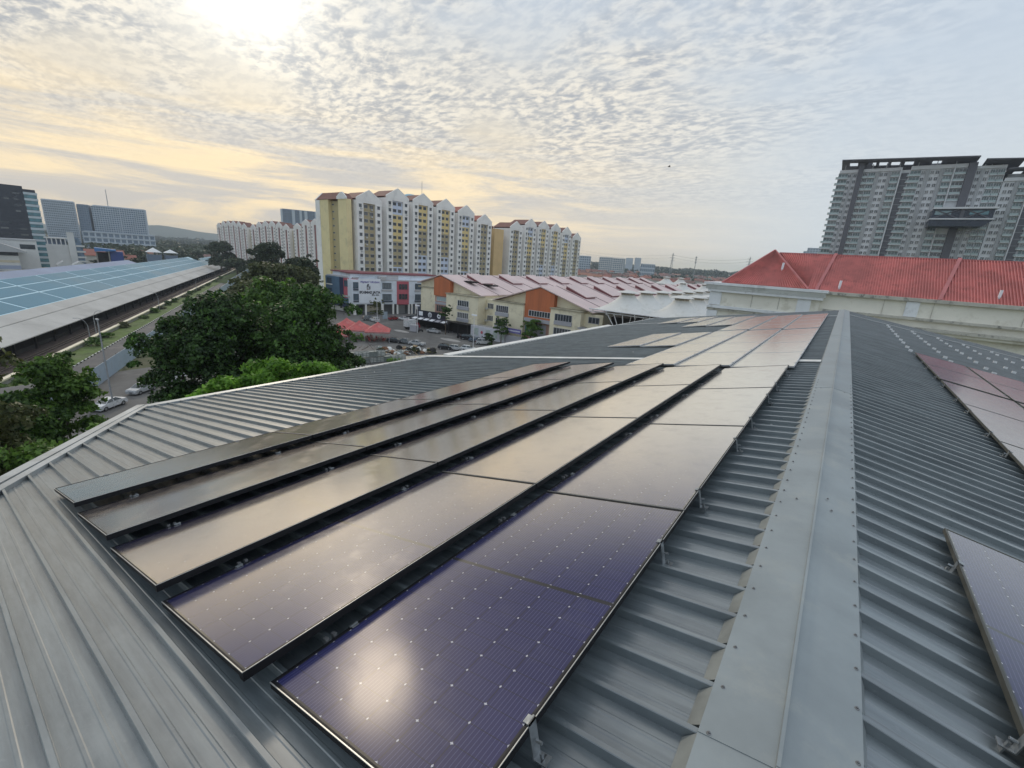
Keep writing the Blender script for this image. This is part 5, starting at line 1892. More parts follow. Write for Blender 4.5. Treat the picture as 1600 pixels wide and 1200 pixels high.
# small blocks beside the tower and on the skyline
sk_g = 'far office blocks on the skyline'
def sky_block(label, px_, py_, w_, h, fl, cols, mw=M_SLABW, mg=M_SLABG, cat='building', d=20):
    a = math.atan2(-px_, py_)
    c0 = (px_ - math.cos(a) * w_ / 2, py_ - math.sin(a) * w_ / 2, 0)
    c1 = (px_ + math.cos(a) * w_ / 2, py_ + math.sin(a) * w_ / 2, 0)
    return slab_tower(label, c0, c1, h, fl, cols, mw, mg, d, cat, name='office_block')


sky_block('pale office block just left of the tall condominium tower', -106, 1697, 36, 117, 20, 5)
sky_block('low pale block at the foot of the tall condominium tower', -126, 1800, 30, 112, 18, 4, M_SLABW, M_SLABG)
sky_block('small pale office block, leftmost on the skyline', -700, 1330, 42, 50, 7, 6)
sky_block('white office block with a brown roof, second from the left on the skyline', -637, 1357, 42, 50, 8, 7, M_WHB)
sky_block('white office block with a brown roof, third on the skyline', -602, 1374, 44, 49, 8, 7, M_WHB)
sky_block('tall pale blue block, left one of the bluish pair on the skyline', -768, 1868, 30, 62, 12, 4, M_SLABW, M_SLABW)
sky_block('pale blue block, right one of the bluish pair on the skyline', -736, 1881, 26, 65, 12, 4, M_SLABW, M_SLABW)
sky_block('low grey building at the right end of the skyline row', -516, 1408, 44, 37, 3, 8)
M_PYL = mat('pylon_steel', (0.30, 0.32, 0.33), 0.5, 0.4)
def pylon(x, y, h, label):
    k = MB()
    for sx in (-1, 1):
        for sy in (-1, 1):
            k.tube((x + sx * 4, y + sy * 4, 0), (x + sx * .7, y + sy * .7, h), 0.45, 0.3, 4)
    for i in range(6):
        z = h * i / 6
        r0 = 4 - 3.3 * i / 6
        k.tube((x - r0, y, z), (x + r0 * .8, y, z + h / 6), 0.3, n=4)
        k.tube((x + r0, y, z), (x - r0 * .8, y, z + h / 6), 0.3, n=4)
    for z, w_ in ((h * .72, 8), (h * .82, 9), (h * .92, 7)):
        k.tube((x - w_, y, z), (x + w_, y, z), 0.4, n=4)
    return tag(k.build('power_pylon', M_PYL), label, 'pylon')


pylon(-450, 1430, 76, 'lattice power pylon, left one on the horizon')
pylon(-243, 1480, 77, 'lattice power pylon, right one near the coral roof')
k = MB()
k.tube((-385, 1450, 0), (-385, 1450, 70), 1.1, 0.7, 6)
for z in (52, 60, 67):
    k.lathe([(2.6, z - 2), (2.6, z + 1.5), (0.6, z + 1.5), (0.6, z - 2), (2.6, z - 2)], 8, (-385, 1450))
tag(k.build('phone_mast', M_PYL), 'phone mast with ring antennas between the two pylons', 'mast')
k = MB()
for (z0, z1) in ((70, 71), (62, 63)):
    pts = []
    for i in range(15):
        t = i / 14
        pts.append((-450 + 207 * t, 1430 + 50 * t, z0 - 9 * math.sin(math.pi * t)))
    k.path(pts, 0.22, 3)
    pts = [(-450 - 300 * i / 10, 1430 - 60 * i / 10, z0 - 9 * math.sin(math.pi * i / 10)) for i in range(11)]
    k.path(pts, 0.22, 3)
tag(k.build('power_line', M_PYL), 'power lines strung between the two pylons on the horizon', 'power line')
# hills
M_HILL = mat('hazy_hill', (0.05, 0.075, 0.05), 0.95, 0, 0.2, 0.002, space='World')
def hills(name, pts, base, m, depth=600):
    k = MB()
    n = len(pts)
    a = [(p[0], p[1], p[2]) for p in pts]
    b = [(p[0], p[1], base) for p in pts]
    c = [(p[0] * (1 + depth / 5000), p[1] * (1 + depth / 5000), base) for p in pts]
    b = [(p[0] * (1 - depth / 9000), p[1] * (1 - depth / 9000), base) for p in pts]
    fs = []
    for i in range(n - 1):
        fs += [(i, i + 1, n + i + 1, n + i), (i + 1, i, 2 * n + i, 2 * n + i + 1)]
    k.add(a + b + c, fs)
    return tag(k.build(name, m, smooth=True), kind='structure')


hp_ = []
prof = [(-0.06, 20), (0.0, 40), (0.10, 40), (0.16, 70), (0.22, 88), (0.265, 110), (0.29, 122), (0.305, 118), (0.33, 104), (0.35, 92), (0.38, 84), (0.42, 100), (0.47, 92), (0.55, 60), (0.62, 40), (0.75, 25)]
for (t, z) in prof:
    a = math.atan2(1.0, t)  # bearing
    d_ = Vector((-1, t)).normalized() * 5200
    hp_.append((d_.x, d_.y, z))
hills('hills', hp_, -10.5, M_HILL)
# ================================================================== cars
M_TYRE = mat('tyre_rubber', (0.02, 0.02, 0.02), 0.8)
M_RIM = mat('wheel_rim', (0.40, 0.41, 0.42), 0.35, 0.7)
M_CGL = glass_mat('car_glass', (0.03, 0.04, 0.045), 0.06)
M_HL = mat('headlight_lens', (0.75, 0.77, 0.78), 0.15)
M_TL = mat('tail_light_lens', (0.35, 0.02, 0.02), 0.2)


def paint(name, c):
    m = mat(name, c, 0.28, 0.15, 0.04, 2.0)
    m.node_tree.nodes['Principled BSDF'].inputs['Coat Weight'].default_value = 0.6
    return m


PAINT = {'white': paint('white_car_paint', (0.72, 0.73, 0.74)), 'silver': paint('silver_car_paint', (0.46, 0.47, 0.48)),
         'black': paint('black_car_paint', (0.025, 0.025, 0.03)), 'grey': paint('grey_car_paint', (0.16, 0.17, 0.18)),
         'red': paint('red_car_paint', (0.30, 0.03, 0.04)), 'bluegrey': paint('blue_grey_car_paint', (0.12, 0.16, 0.22))}
SEDAN = dict(L=4.5, body=[(-2.25, .35), (-2.24, .62), (-2.15, .86), (-1.35, .95), (-1.25, .97), (1.35, .97), (1.55, .98), (2.05, .98), (2.22, .86), (2.26, .55), (2.22, .32)],
             roof=[(-1.30, .97), (-.45, 1.42), (.55, 1.46), (1.45, 1.02)])
HATCH = dict(L=3.9, body=[(-1.95, .35), (-1.94, .65), (-1.82, .90), (-1.1, 1.0), (-1.0, 1.02), (1.72, 1.02), (1.9, .95), (1.95, .55), (1.92, .32)],
             roof=[(-1.15, 1.0), (-.35, 1.48), (1.35, 1.50), (1.80, 1.02)])
SUV = dict(L=4.4, body=[(-2.2, .42), (-2.19, .75), (-2.1, 1.02), (-1.2, 1.12), (-1.1, 1.13), (1.95, 1.13), (2.12, 1.05), (2.18, .65), (2.15, .40)],
           roof=[(-1.2, 1.12), (-.45, 1.68), (1.60, 1.72), (2.05, 1.14)])
cars_made = {}


def make_car(kind, colour):
    key = (kind, colour)
    if key in cars_made:
        return cars_made[key]
    K_ = {'sedan': SEDAN, 'hatch': HATCH, 'suv': SUV}[kind]
    W2 = 0.86
    parts = []
    pb = K_['body']
    L2 = K_['L'] / 2
    wx = (-L2 + 0.82, L2 - 0.80)
    r = 0.32 if kind != 'suv' else 0.36
    # body shell: side profile with wheel arches, tumble-home towards the shoulder
    low = []
    for cx_ in reversed(wx):
        for i in range(7):
            a = math.pi * i / 6
            low.append((cx_ + (r + .06) * math.cos(a), 0.30 + (r + .06) * math.sin(a) * 0.95))
    outline = pb + [(pb[-1][0], 0.28)] + [p for p in low] + [(pb[0][0], 0.28)]
    k = MB()
    n = len(outline)
    def yy(z):
        return W2 - max(0, (z - 0.62)) * 0.12 - max(0, (0.45 - z)) * 0.15
    v = [(p[0], -yy(p[1]), p[1]) for p in outline] + [(p[0], yy(p[1]), p[1]) for p in outline]
    k.add(v, [tuple(range(n)), tuple(range(2 * n - 1, n - 1, -1))] + [(i, i + n, (i + 1) % n + n, (i + 1) % n) for i in range(n)])
    a, b, c, d = K_['roof']
    wr_, wb = 0.60, 0.78
    R_ = [(a[0], -wb, a[1]), (b[0], -wr_, b[1]), (c[0], -wr_, c[1]), (d[0], -wb, d[1])]
    Rp = [(x, -y, z) for (x, y, z) in R_]
    k.add(R_ + Rp, ((1, 2, 6, 5), (0, 1, 5, 4), (2, 3, 7, 6), (0, 3, 2, 1), (4, 5, 6, 7)))
    parts.append(('body', k.mesh('body', PAINT[colour]), (0, 0, 0)))
    def pane(name, q, off):
        cx_ = sum((Vector(p) for p in q), Vector()) / 4
        qq = [Vector(p).lerp(cx_, 0.10) + Vector(off) for p in q]
        m_ = MB()
        m_.quad(*qq)
        parts.append((name, m_.mesh(name, M_CGL), (0, 0, 0)))
    pane('windscreen', (R_[0], Rp[0], Rp[1], R_[1]), (-0.010, 0, 0.014))
    pane('rear_window', (R_[3], R_[2], Rp[2], Rp[3]), (0.012, 0, 0.014))
    for s, Q in ((-1, R_), (1, Rp)):
        q0, q1, q2, q3 = map(Vector, Q)
        mt, mb = q1.lerp(q2, 0.48), q0.lerp(q3, 0.50)
        for qq in ((q0, mb, mt, q1), (mb, q3, q2, mt)):
            cc = sum(qq, Vector()) / 4
            m_ = MB()
            m_.quad(*[p.lerp(cc, 0.11) + Vector((0, s * 0.012, 0.004)) for p in qq])
            parts.append(('side_window', m_.mesh('side_window', M_CGL), (0, 0, 0)))
    wm = MB()
    wm.tube((0, -0.10, 0), (0, 0.10, 0), r, n=14)
    wme = wm.mesh('wheel', M_TYRE)
    rm = MB()
    rm.tube((0, -0.108, 0), (0, 0.108, 0), r * 0.62, n=10)
    rme = rm.mesh('rim', M_RIM)
    for cx_ in wx:
        for s in (-1, 1):
            parts.append(('wheel', wme, (cx_, s * (W2 - 0.12), r)))
            parts.append(('rim', rme, (cx_, s * (W2 - 0.12), r)))
    zz = pb[1][1]
    for s in (-1, 1):
        parts.append(('headlight', MB().box(pb[1][0] - 0.015, pb[1][0] + 0.10, s * .62 - .16, s * .62 + .16, zz - .02, zz + .13).mesh('headlight', M_HL), (0, 0, 0)))
        parts.append(('tail_light', MB().box(-pb[1][0] - 0.12, -pb[1][0] + 0.02, s * .64 - .13, s * .64 + .13, zz + .05, zz + .22).mesh('tail_light', M_TL), (0, 0, 0)))
    parts.append(('number_plate', MB().box(pb[1][0] - 0.03, pb[1][0] + 0.03, -.25, .25, .42, .54).mesh('number_plate', M_INK), (0, 0, 0)))
    cars_made[key] = parts
    return parts


def car(kind, colour, x, y, rz, label, z=0.02, group=None):
    e_ = empty('parked_car', (x, y, z), rz, label, 'car', group)
    wheels = None
    for (nm, me, loc) in make_car(kind, colour):
        if nm == 'rim' and wheels is not None:
            inst(me, nm, wheels)
            continue
        o = inst(me, nm, e_, loc)
        if nm == 'wheel':
            wheels = o
    return e_


gc = 'cars parked in front of the shoplots'
car('sedan', 'white', -81.0, 14.5, R(127), 'white saloon parked beside the lamp post at the lower left, nearer one')
car('sedan', 'silver', -86.6, 19.8, R(127), 'silver saloon behind the white saloon at the lower left, by the hoarding')
car('hatch', 'white', -91.0, 25.2, R(120), 'white hatchback mostly hidden behind the silver saloon, bonnet towards the hoarding')
car('sedan', 'silver', -103.0, 98.6, R(188), 'silver saloon standing alone in front of the black food stall', group=gc)
car('hatch', 'black', -82.2, 83.2, R(205), 'dark hatchback with a pale windscreen, left of the pair near the white gutter', group=gc)
car('hatch', 'silver', -79.6, 84.6, R(205), 'silver hatchback, right of the pair near the white gutter', group=gc)
car('hatch', 'white', -77.2, 86.6, R(205), 'white car whose roof just shows above the white gutter', group=gc)
car('suv', 'black', -88.4, 98.8, R(215), 'black people carrier in front of the whitewashed wall', group=gc)
car('sedan', 'bluegrey', -84.8, 98.6, R(212), 'blue grey saloon between the black people carrier and the silver one', group=gc)
car('suv', 'silver', -80.8, 97.0, R(225), 'silver car with a bush growing against its bonnet', group=gc)
car('sedan', 'grey', -94.2, 79.8, R(195), 'dark grey car behind the heap of building materials, right one', group=gc)
car('sedan', 'black', -97.0, 78.5, R(200), 'black car behind the heap of building materials, next to the red canopy', group=gc)
car('sedan', 'silver', -90.6, 80.6, R(200), 'silver car half hidden by the heap of building materials', group=gc)
gb = 'cars parked below the office with the white sign'
car('suv', 'grey', -134.6, 97.2, R(250), 'dark rounded car below the office sign, left of the small white van', group=gb)
car('suv', 'white', -130.6, 96.8, R(350), 'small white van below the office sign', group=gb)
car('hatch', 'red', -131.0, 105.4, R(260), 'red hatchback beside the office entrance sign', group=gb)
car('sedan', 'white', -129.0, 108.6, R(220), 'white saloon right of the red hatchback', group=gb)
car('sedan', 'black', -130.2, 113.6, R(215), 'black saloon under the red panelled office bay', group=gb)
car('sedan', 'grey', -128.8, 118.0, R(215), 'grey saloon at the far corner of the office', group=gb)
# lorry
lo = empty('box_lorry', (-112.3, 97.4, 0.02), R(255), 'small lorry with a white box body parked on the open asphalt', 'lorry')
MB().box(-1.4, 2.2, -1.0, 1.0, 0.9, 3.1).build('box_body', PAINT['white'], lo)
MB().prism([(-2.9, 0.5), (-1.45, 0.5), (-1.45, 2.1), (-2.3, 2.1), (-2.8, 1.3)], -0.9, 0.9, 'y').build('cab', PAINT['red'], lo)
MB().prism([(-2.79, 1.33), (-2.35, 2.0), (-2.38, 2.02), (-2.82, 1.35)], -0.8, 0.8, 'y').build('windscreen', M_CGL, lo)
for x in (-2.1, 1.3):
    for s in (-1, 1):
        w_ = MB()
        w_.tube((x, s * 0.85 - .12, 0.4), (x, s * 0.85 + .12, 0.4), 0.4, n=12)
        w_.build('wheel', M_TYRE, lo)
MB().box(-2.9, 2.2, -0.5, 0.5, 0.55, 0.9).build('chassis', M_STEELD, lo)
gk = empty('grey_generator', (-107.6, 94.6, 0.02), R(20), 'square grey cabinet on a pale kerb behind the lorry', 'cabinet')
MB().box(-1.1, 1.1, -0.9, 0.9, 0.2, 2.1).build('casing', M_GREYP, gk)
MB().box(-1.15, 1.15, -0.95, 0.95, 2.1, 2.2).build('lid', M_GRR, gk)
MB().box(-0.8, 0.0, -0.93, -0.9, 0.5, 1.9).build('door', M_GREYP, gk)
for i, (x, y, s) in enumerate(((-110.2, 91.6, 2.6), (-90.8, 93.8, 3.0), (-122, 87, 4.0))):
    k = MB()
    k.lathe([(0.01, 0.16), (s * .8, 0.16), (s, 0.10), (s, 0.0)], 14)
    o = tag(k.build('kerb_island', M_CONC, None, (x, y, 0.02)), ('pale kerbed island below the lorry', 'pale kerbed island in front of the dark shed', 'long kerbed island under the office palm')[i], 'kerb island')
    o.scale = (1.3, 0.5, 1)
# motorbikes
mk = MB()
mk.tube((-0.6, 0, 0.3), (-0.6, 0.06, 0.3), 0.3, n=10)
mk.tube((0.6, 0, 0.3), (0.6, 0.06, 0.3), 0.3, n=10)
mkm = mk.mesh('wheels', M_TYRE)
mb2 = MB()
mb2.prism([(-0.45, 0.35), (0.3, 0.35), (0.55, 0.75), (0.5, 0.95), (0.15, 0.75), (-0.65, 0.8), (-0.7, 0.65)], -0.12, 0.18, 'y')
mb2.tube((0.5, -0.3, 1.0), (0.5, 0.36, 1.0), 0.03, n=5)
mbm = mb2.mesh('frame', PAINT['black'])
for i, (x, y) in enumerate(((-106.4, 96.2), (-107.6, 95.6), (-92.6, 99.5), (-91.8, 98.8), (-93.4, 100.2))):
    e_ = empty('motorbike', (x, y, 0.02), R(60 + i * 8), ('black motorbike beside the silver saloon near the food stall' if i < 2 else 'black motorbike beside the black people carrier'), 'motorbike', ('motorbikes by the food stall' if i < 2 else 'motorbikes by the whitewashed wall'))
    inst(mkm, 'wheels', e_)
    inst(mbm, 'frame', e_)

# ------------------------------------------------------------------ lamp posts
M_POLE = mat('grey_lamp_pole', (0.36, 0.37, 0.38), 0.5, 0.3, 0.1, 2)


def arm_lamp(x, y, z, h, rz, label, group=None, reach=3.0):
    e_ = empty('street_lamp', (x, y, z), rz, label, 'street lamp', group)
    MB().tube((0, 0, 0), (0, 0, h * 0.72), 0.14, 0.10, 8).build('pole', M_POLE, e_)
    pts = [(reach * (1 - math.cos(t)) * 0.6 + (t * 0.35), 0, h * 0.72 + h * 0.28 * math.sin(t)) for t in [i * math.pi / 2 / 7 for i in range(8)]]
    MB().path(pts, 0.06, 5).build('arm', M_POLE, e_)
    p = pts[-1]
    MB().box(p[0] - 0.1, p[0] + 0.8, -0.15, 0.15, p[2] - 0.12, p[2] + 0.06).build('lamp_head', M_GRR, e_)
    return e_


for i, (a, o) in enumerate(((179, 56.5), (268, 57), (371, 57), (467, 57), (560, 57))):
    arm_lamp(*U(a, o, -10), 8.6, math.atan2(UN[1], UN[0]) + (0.4 if i % 2 else 0), 'curved arm street lamp by the railway parapet, %s from the left' % ORD[i], 'street lamps along the railway')
arm_lamp(*U(196, 60, -10), 8.8, math.atan2(-UN[1], -UN[0]) - 0.5, 'second curved arm lamp leaning over the tracks by the nearest lamp')
e_ = empty('lamp_post', (-80.6, 14.9, 0), 0, 'plain grey lamp post standing in front of the white saloon at the lower left', 'lamp post')
MB().tube((0, 0, 0), (0, 0, 12.6), 0.12, 0.08, 8).build('pole', M_POLE, e_)
MB().box(-0.5, 0.3, -0.12, 0.12, 12.6, 12.75).build('lamp_head', M_GRR, e_)
for (x, y, h, lab) in ((-105.7, 94.2, 8.4, 'white lamp post with a double head beside the black food stall'), (-78.4, 89.9, 9.0, 'thin white lamp post rising above the white gutter'), (-122.0, 91.4, 8.2, 'white lamp post in front of the office sign')):
    e_ = empty('lamp_post', (x, y, 0), 0, lab, 'lamp post')
    MB().tube((0, 0, 0), (0, 0, h), 0.10, 0.07, 8).build('pole', M_TUBE, e_)
    MB().box(-0.9, 0.9, -0.15, 0.15, h, h + 0.35).build('lamp_head', M_SIGN, e_)

# ------------------------------------------------------------------ building materials in stacks
M_CRT = mat('galvanised_crate', (0.26, 0.29, 0.28), 0.5, 0.3, 0.15, 2)
M_BAG = mat('white_bulk_bag', (0.76, 0.76, 0.73), 0.8, 0, 0.1, 2)
def crate_meshes():
    k = MB()
    for z in (0.1, 0.45, 0.8, 1.1):
        k.box(-1.0, 1.0, -0.6, -0.54, z, z + 0.14)
        k.box(-1.0, 1.0, 0.54, 0.6, z, z + 0.14)
        k.box(-1.0, -0.94, -0.6, 0.6, z, z + 0.14)
        k.box(0.94, 1.0, -0.6, 0.6, z, z + 0.14)
    for x in (-1.0, -0.05, 0.92):
        for y in (-0.62, 0.54):
            k.box(x, x + 0.08, y, y + 0.08, 0, 1.3)
    fr = k.mesh('frame', M_CRT)
    load = MB().box(-0.85, 0.85, -0.48, 0.48, 0.15, 1.05).mesh('load', M_BAG)
    load2 = MB().box(-0.88, 0.88, -0.5, 0.5, 0.15, 1.2).mesh('load', M_CRT)
    return fr, load, load2


CRF = crate_meshes()
gs = 'galvanised stillages stacked on the car park'
spots = []
d0 = Vector((-80.7, 53.0))
d1 = Vector((-77.2, 66.0))
for i in range(9):
    p = d0.lerp(d1, i / 8.0)
    spots.append((p.x - 2.4, p.y, 0.0, 0))
    if i < 6:
        spots.append((p.x - 2.4, p.y + 0.1, 1.35, 0))
for i in range(4):
    spots.append((-85.5 + 0.3 * i, 47.2 + 1.7 * i, 0.0, 1))
    if i < 3:
        spots.append((-85.5 + 0.3 * i, 47.2 + 1.7 * i, 1.35, 1))
for i, (x, y, z, q) in enumerate(spots):
    lab = ('galvanised stillage in the long double row in front of the red canopies' if q == 0 else 'pale stillage stacked at the edge of the big tree')
    e_ = empty('stillage', (x, y, z + 0.02), R(76) + rnd.uniform(-.05, .05), lab, 'crate', gs if q == 0 else 'pale stillages by the tree')
    inst(CRF[0], 'frame', e_)
    inst(CRF[1 if (i % 3) else 2], 'load', e_)
# loose heap of bags, boxes and scrap to the right
hb_mats = [M_BAG, M_CRT, mat('rusty_scrap', (0.22, 0.11, 0.06), 0.8), M_STEELD, mat('cardboard', (0.38, 0.28, 0.17), 0.8), M_BAG, M_TYRE]
hr = random.Random(21)
for i in range(64):
    t = hr.random()
    x = -86.2 + hr.uniform(-3.4, 2.6) + 3.4 * t
    y = 66.5 + 10.5 * t + hr.uniform(-2.0, 2.0)
    s = hr.uniform(0.35, 1.15)
    k = MB()
    n_ = hr.randint(5, 8)
    k.lathe([(0.02, s * 0.9), (s * .55, s * .8), (s * .85, s * .35), (s * .8, 0.0)], n_)
    for j in range(len(k.v)):
        v = k.v[j]
        k.v[j] = (v[0] * hr.uniform(.8, 1.25), v[1] * hr.uniform(.8, 1.2), v[2] * hr.uniform(.85, 1.2))
    mt_ = hr.choice(hb_mats)
    o = k.build('sack', mt_, None, (x, y, 0.02 + (hr.uniform(0, 0.7) if i % 2 else 0)), hr.uniform(0, 3))
    tag(o, 'sack or scrap in the untidy heap between the canopies and the parked cars', 'sack', 'untidy heap of sacks and scrap')
for i in range(14):
    k = MB()
    k.box(-1.6, 1.6, -0.06, 0.06, 0, 0.12)
    o = k.build('plank', hr.choice([M_BAG, hb_mats[4], M_CRT]), None, (-84 + hr.uniform(-3, 4), 69 + hr.uniform(-4, 8), 0.05 + hr.uniform(0, 1.0)), hr.uniform(0, 3))
    o.rotation_euler = (hr.uniform(-.2, .2), hr.uniform(-.25, .25), hr.uniform(0, 3))
    tag(o, 'loose plank lying on the untidy heap by the parked cars', 'plank', 'loose planks on the heap')
# chain link fence
fn = empty('wire_fence', (-80.5, 50.0, 0), math.atan2(14.0, 5.5), 'thin wire fence on grey posts in front of the stacked stillages', 'fence')
for i in range(9):
    MB().tube((i * 2.4, 0, 0), (i * 2.4, 0, 2.2), 0.045, n=5).build('post', M_POLE, fn)
k = MB()
for z in (0.3, 0.8, 1.3, 1.8, 2.15):
    k.tube((0, 0, z), (19.2, 0, z), 0.012, n=3)
for i in range(64):
    k.tube((i * 0.3, 0, 0.2), (i * 0.3, 0, 2.15), 0.008, n=3)
k.build('wire', M_GALV, fn)
# concrete kerb wall at the back of the car park and barrier below it
cw_ = empty('concrete_wall', (-78.5, 46.5, 0), math.atan2(16, 6.0), 'low grey concrete wall below the stacked stillages', 'wall')
MB().box(-6, 18, -0.15, 0.15, 0, 1.1).build('wall', M_CONC, cw_)
MB().box(-6, 18, -0.22, 0.22, 1.1, 1.2).build('coping', M_GRR, cw_)
nb = empty('notice_board', (-131.6, 102.0, 0), R(75), 'blue grey notice board beside the red hatchback', 'sign')
MB().box(-0.9, 0.9, -0.05, 0.05, 0.6, 3.2).build('board', M_HOARD, nb)
for s in (-.8, .8):
    MB().box(s - .05, s + .05, -0.04, 0.04, 0, 3.3).build('post', M_POLE, nb)
bl = empty('blue_sign', (-75.6, 113.0 - 8.6, 0), 0, 'long navy blue sign with pale lettering below the orange gable', 'sign')
MB().box(-3.2, 2.6, -0.08, 0.08, 5.0 - 1.6, 6.3 - 1.6).build('board', M_PURP, bl)
k = MB()
for i in range(13):
    k.box(-2.8 + i * 0.4, -2.58 + i * 0.4, -0.12, -0.085, 3.85, 4.25)
k.build('lettering', M_SIGN, bl)
for s in (-2.9, 2.3):
    MB().box(s - .06, s + .06, 0.1, 0.2, 0, 3.4).build('post', M_POLE, bl)
# ================================================================== vegetation
M_LDARK = leaf_mat('deep_green_leaves', (0.009, 0.028, 0.005), (0.078, 0.170, 0.028), 0.2)
M_LMID = leaf_mat('mid_green_leaves', (0.024, 0.062, 0.012), (0.130, 0.235, 0.038), 0.25)
M_LLIGHT = leaf_mat('fresh_green_leaves', (0.065, 0.160, 0.018), (0.22, 0.42, 0.055), 0.4)
M_LOLIVE = leaf_mat('olive_leaves', (0.038, 0.052, 0.018), (0.130, 0.145, 0.052), 0.2)
M_LFAR = leaf_mat('distant_leaves', (0.020, 0.036, 0.016), (0.060, 0.085, 0.035), 0.1)
M_BARK = mat('grey_brown_bark', (0.13, 0.10, 0.075), 0.9, 0, 0.3, 3, 0.4, 8)


def leaf_cloud(name, lobes, n, size, m, seed=1, shell=0.55, flat=0.35, m2=None, f2=0.0):
    """many leaf-sized faces spread through overlapping lobes (cx, cy, cz, rx, ry, rz)"""
    g = np.random.default_rng(seed)
    L_ = np.array(lobes, float)
    area = (L_[:, 3] * L_[:, 4] + L_[:, 3] * L_[:, 5] + L_[:, 4] * L_[:, 5])
    pick = g.choice(len(L_), n, p=area / area.sum())
    d = g.normal(size=(n, 3))
    d /= np.linalg.norm(d, axis=1)[:, None]
    d[:, 2] = np.where(d[:, 2] < -0.35, -d[:, 2] * 0.6, d[:, 2])
    # lumpy surface: radius varies with direction in small clumps
    ph = g.uniform(0, 6.28, (len(L_), 3))
    wob = 1 + 0.13 * np.sin(5 * d[:, 0] * 2 + ph[pick, 0]) * np.cos(4 * d[:, 1] * 2 + ph[pick, 1]) + 0.08 * np.sin(9 * d[:, 2] + ph[pick, 2])
    r = (shell + (1 - shell) * g.random(n) ** 0.45) * wob
    c = L_[pick, :3] + d * L_[pick, 3:6] * r[:, None]
    nrm = d + g.normal(size=(n, 3)) * 0.75 + np.array([0, 0, flat])
    nrm /= np.linalg.norm(nrm, axis=1)[:, None]
    t = np.cross(nrm, g.normal(size=(n, 3)))
    t /= np.linalg.norm(t, axis=1)[:, None]
    b = np.cross(nrm, t)
    s = size * g.uniform(0.55, 1.25, n)[:, None]
    asp = g.uniform(0.45, 0.8, n)[:, None]
    bend = nrm * s * g.uniform(-0.25, 0.05, n)[:, None]
    v = np.empty((n, 4, 3))
    v[:, 0] = c - t * s * 0.5
    v[:, 1] = c - b * s * 0.5 * asp + bend
    v[:, 2] = c + t * s * 0.5
    v[:, 3] = c + b * s * 0.5 * asp + bend
    me = bpy.data.meshes.new(name)
    me.vertices.add(n * 4)
    me.vertices.foreach_set('co', v.reshape(-1))
    me.loops.add(n * 4)
    me.loops.foreach_set('vertex_index', np.arange(n * 4))
    me.polygons.add(n)
    me.polygons.foreach_set('loop_start', np.arange(n) * 4)
    me.polygons.foreach_set('loop_total', np.full(n, 4))
    me.materials.append(m)
    if m2 is not None:
        me.materials.append(m2)
        # young shoots: whole small sprigs at the top of lobes
        k = (d[:, 2] > 0.55) & (np.sin(c[:, 0] * 2.1 + 1.3) * np.sin(c[:, 1] * 2.3) > 1 - f2 * 2)
        me.polygons.foreach_set('material_index', k.astype(np.int32))
    me.update()
    me.validate()
    return me


def crown_lobes(r, h0, h1, n, seed, squash=0.8, sf=1.0):
    g = random.Random(seed)
    L_ = []
    for i in range(n):
        a = g.uniform(0, 6.283)
        q = g.random() ** 0.6
        z = g.random()
        prof = math.sin(math.pi * (0.18 + 0.72 * z)) ** 0.6
        rr = r * q * prof * 0.78
        s = r * g.uniform(0.26, 0.44) * sf
        L_.append((rr * math.cos(a), rr * math.sin(a), h0 + (h1 - h0) * (0.12 + 0.78 * z) - 0.3 * q * (h1 - h0) * 0.3, s, s, s * squash))
    for i in range(int(n * 0.8) if sf == 1.0 else 0):
        a = g.uniform(0, 6.283)
        z = g.uniform(0.15, 0.93)
        rr = r * math.sin(math.pi * (0.16 + 0.70 * z)) ** 0.7 * g.uniform(0.80, 1.02)
        s = r * g.uniform(0.10, 0.20)
        L_.append((rr * math.cos(a), rr * math.sin(a), h0 + (h1 - h0) * z, s, s, s * 0.8))
    L_.append((0, 0, (h0 + h1) / 2, r * 0.55, r * 0.55, (h1 - h0) * 0.36))
    return L_


def trunk_mesh(h, r, spread, seed, nb=5):
    g = random.Random(seed)
    k = MB()
    lean = (g.uniform(-.3, .3), g.uniform(-.3, .3))
    p = [(0, 0, -0.2), (lean[0] * .3, lean[1] * .3, h * .35), (lean[0], lean[1], h * .7), (lean[0] * 1.2, lean[1] * 1.4, h)]
    rad = [r * 1.25, r * .85, r * .6, r * .3]
    for i in range(3):
        k.tube(p[i], p[i + 1], rad[i], rad[i + 1], 8)
    for i in range(nb):
        a = 6.283 * i / nb + g.uniform(-.4, .4)
        z0 = h * g.uniform(.35, .75)
        mid = (lean[0] * .7 + math.cos(a) * spread * .45, lean[1] * .7 + math.sin(a) * spread * .45, z0 + spread * .35)
        k.tube((lean[0] * .7, lean[1] * .7, z0), mid, r * .42, r * .26, 6)
        k.tube(mid, (mid[0] + math.cos(a) * spread * .4, mid[1] + math.sin(a) * spread * .4, mid[2] + spread * .3), r * .26, r * .08, 5)
        k.tube(mid, (mid[0] + math.cos(a + .9) * spread * .3, mid[1] + math.sin(a + .9) * spread * .3, mid[2] + spread * .4), r * .2, r * .06, 5)
    return k.mesh('trunk', M_BARK)


def tree(name, label, x, y, z, r, h0, h1, n, size, m, seed, nl=20, group=None, cat='tree', squash=0.8, m2=None, f2=0, shell=0.55, tr=None, sf=1.0):
    e_ = empty(name, (x, y, z), 0, label, cat, group)
    inst(trunk_mesh(h0 + (h1 - h0) * .55, tr or max(.12, r * .055), r * .8, seed), 'trunk', e_)
    inst(leaf_cloud('crown', crown_lobes(r, h0, h1, nl, seed, squash, sf), n, size, m, seed, shell, m2=m2, f2=f2), 'crown', e_)
    return e_


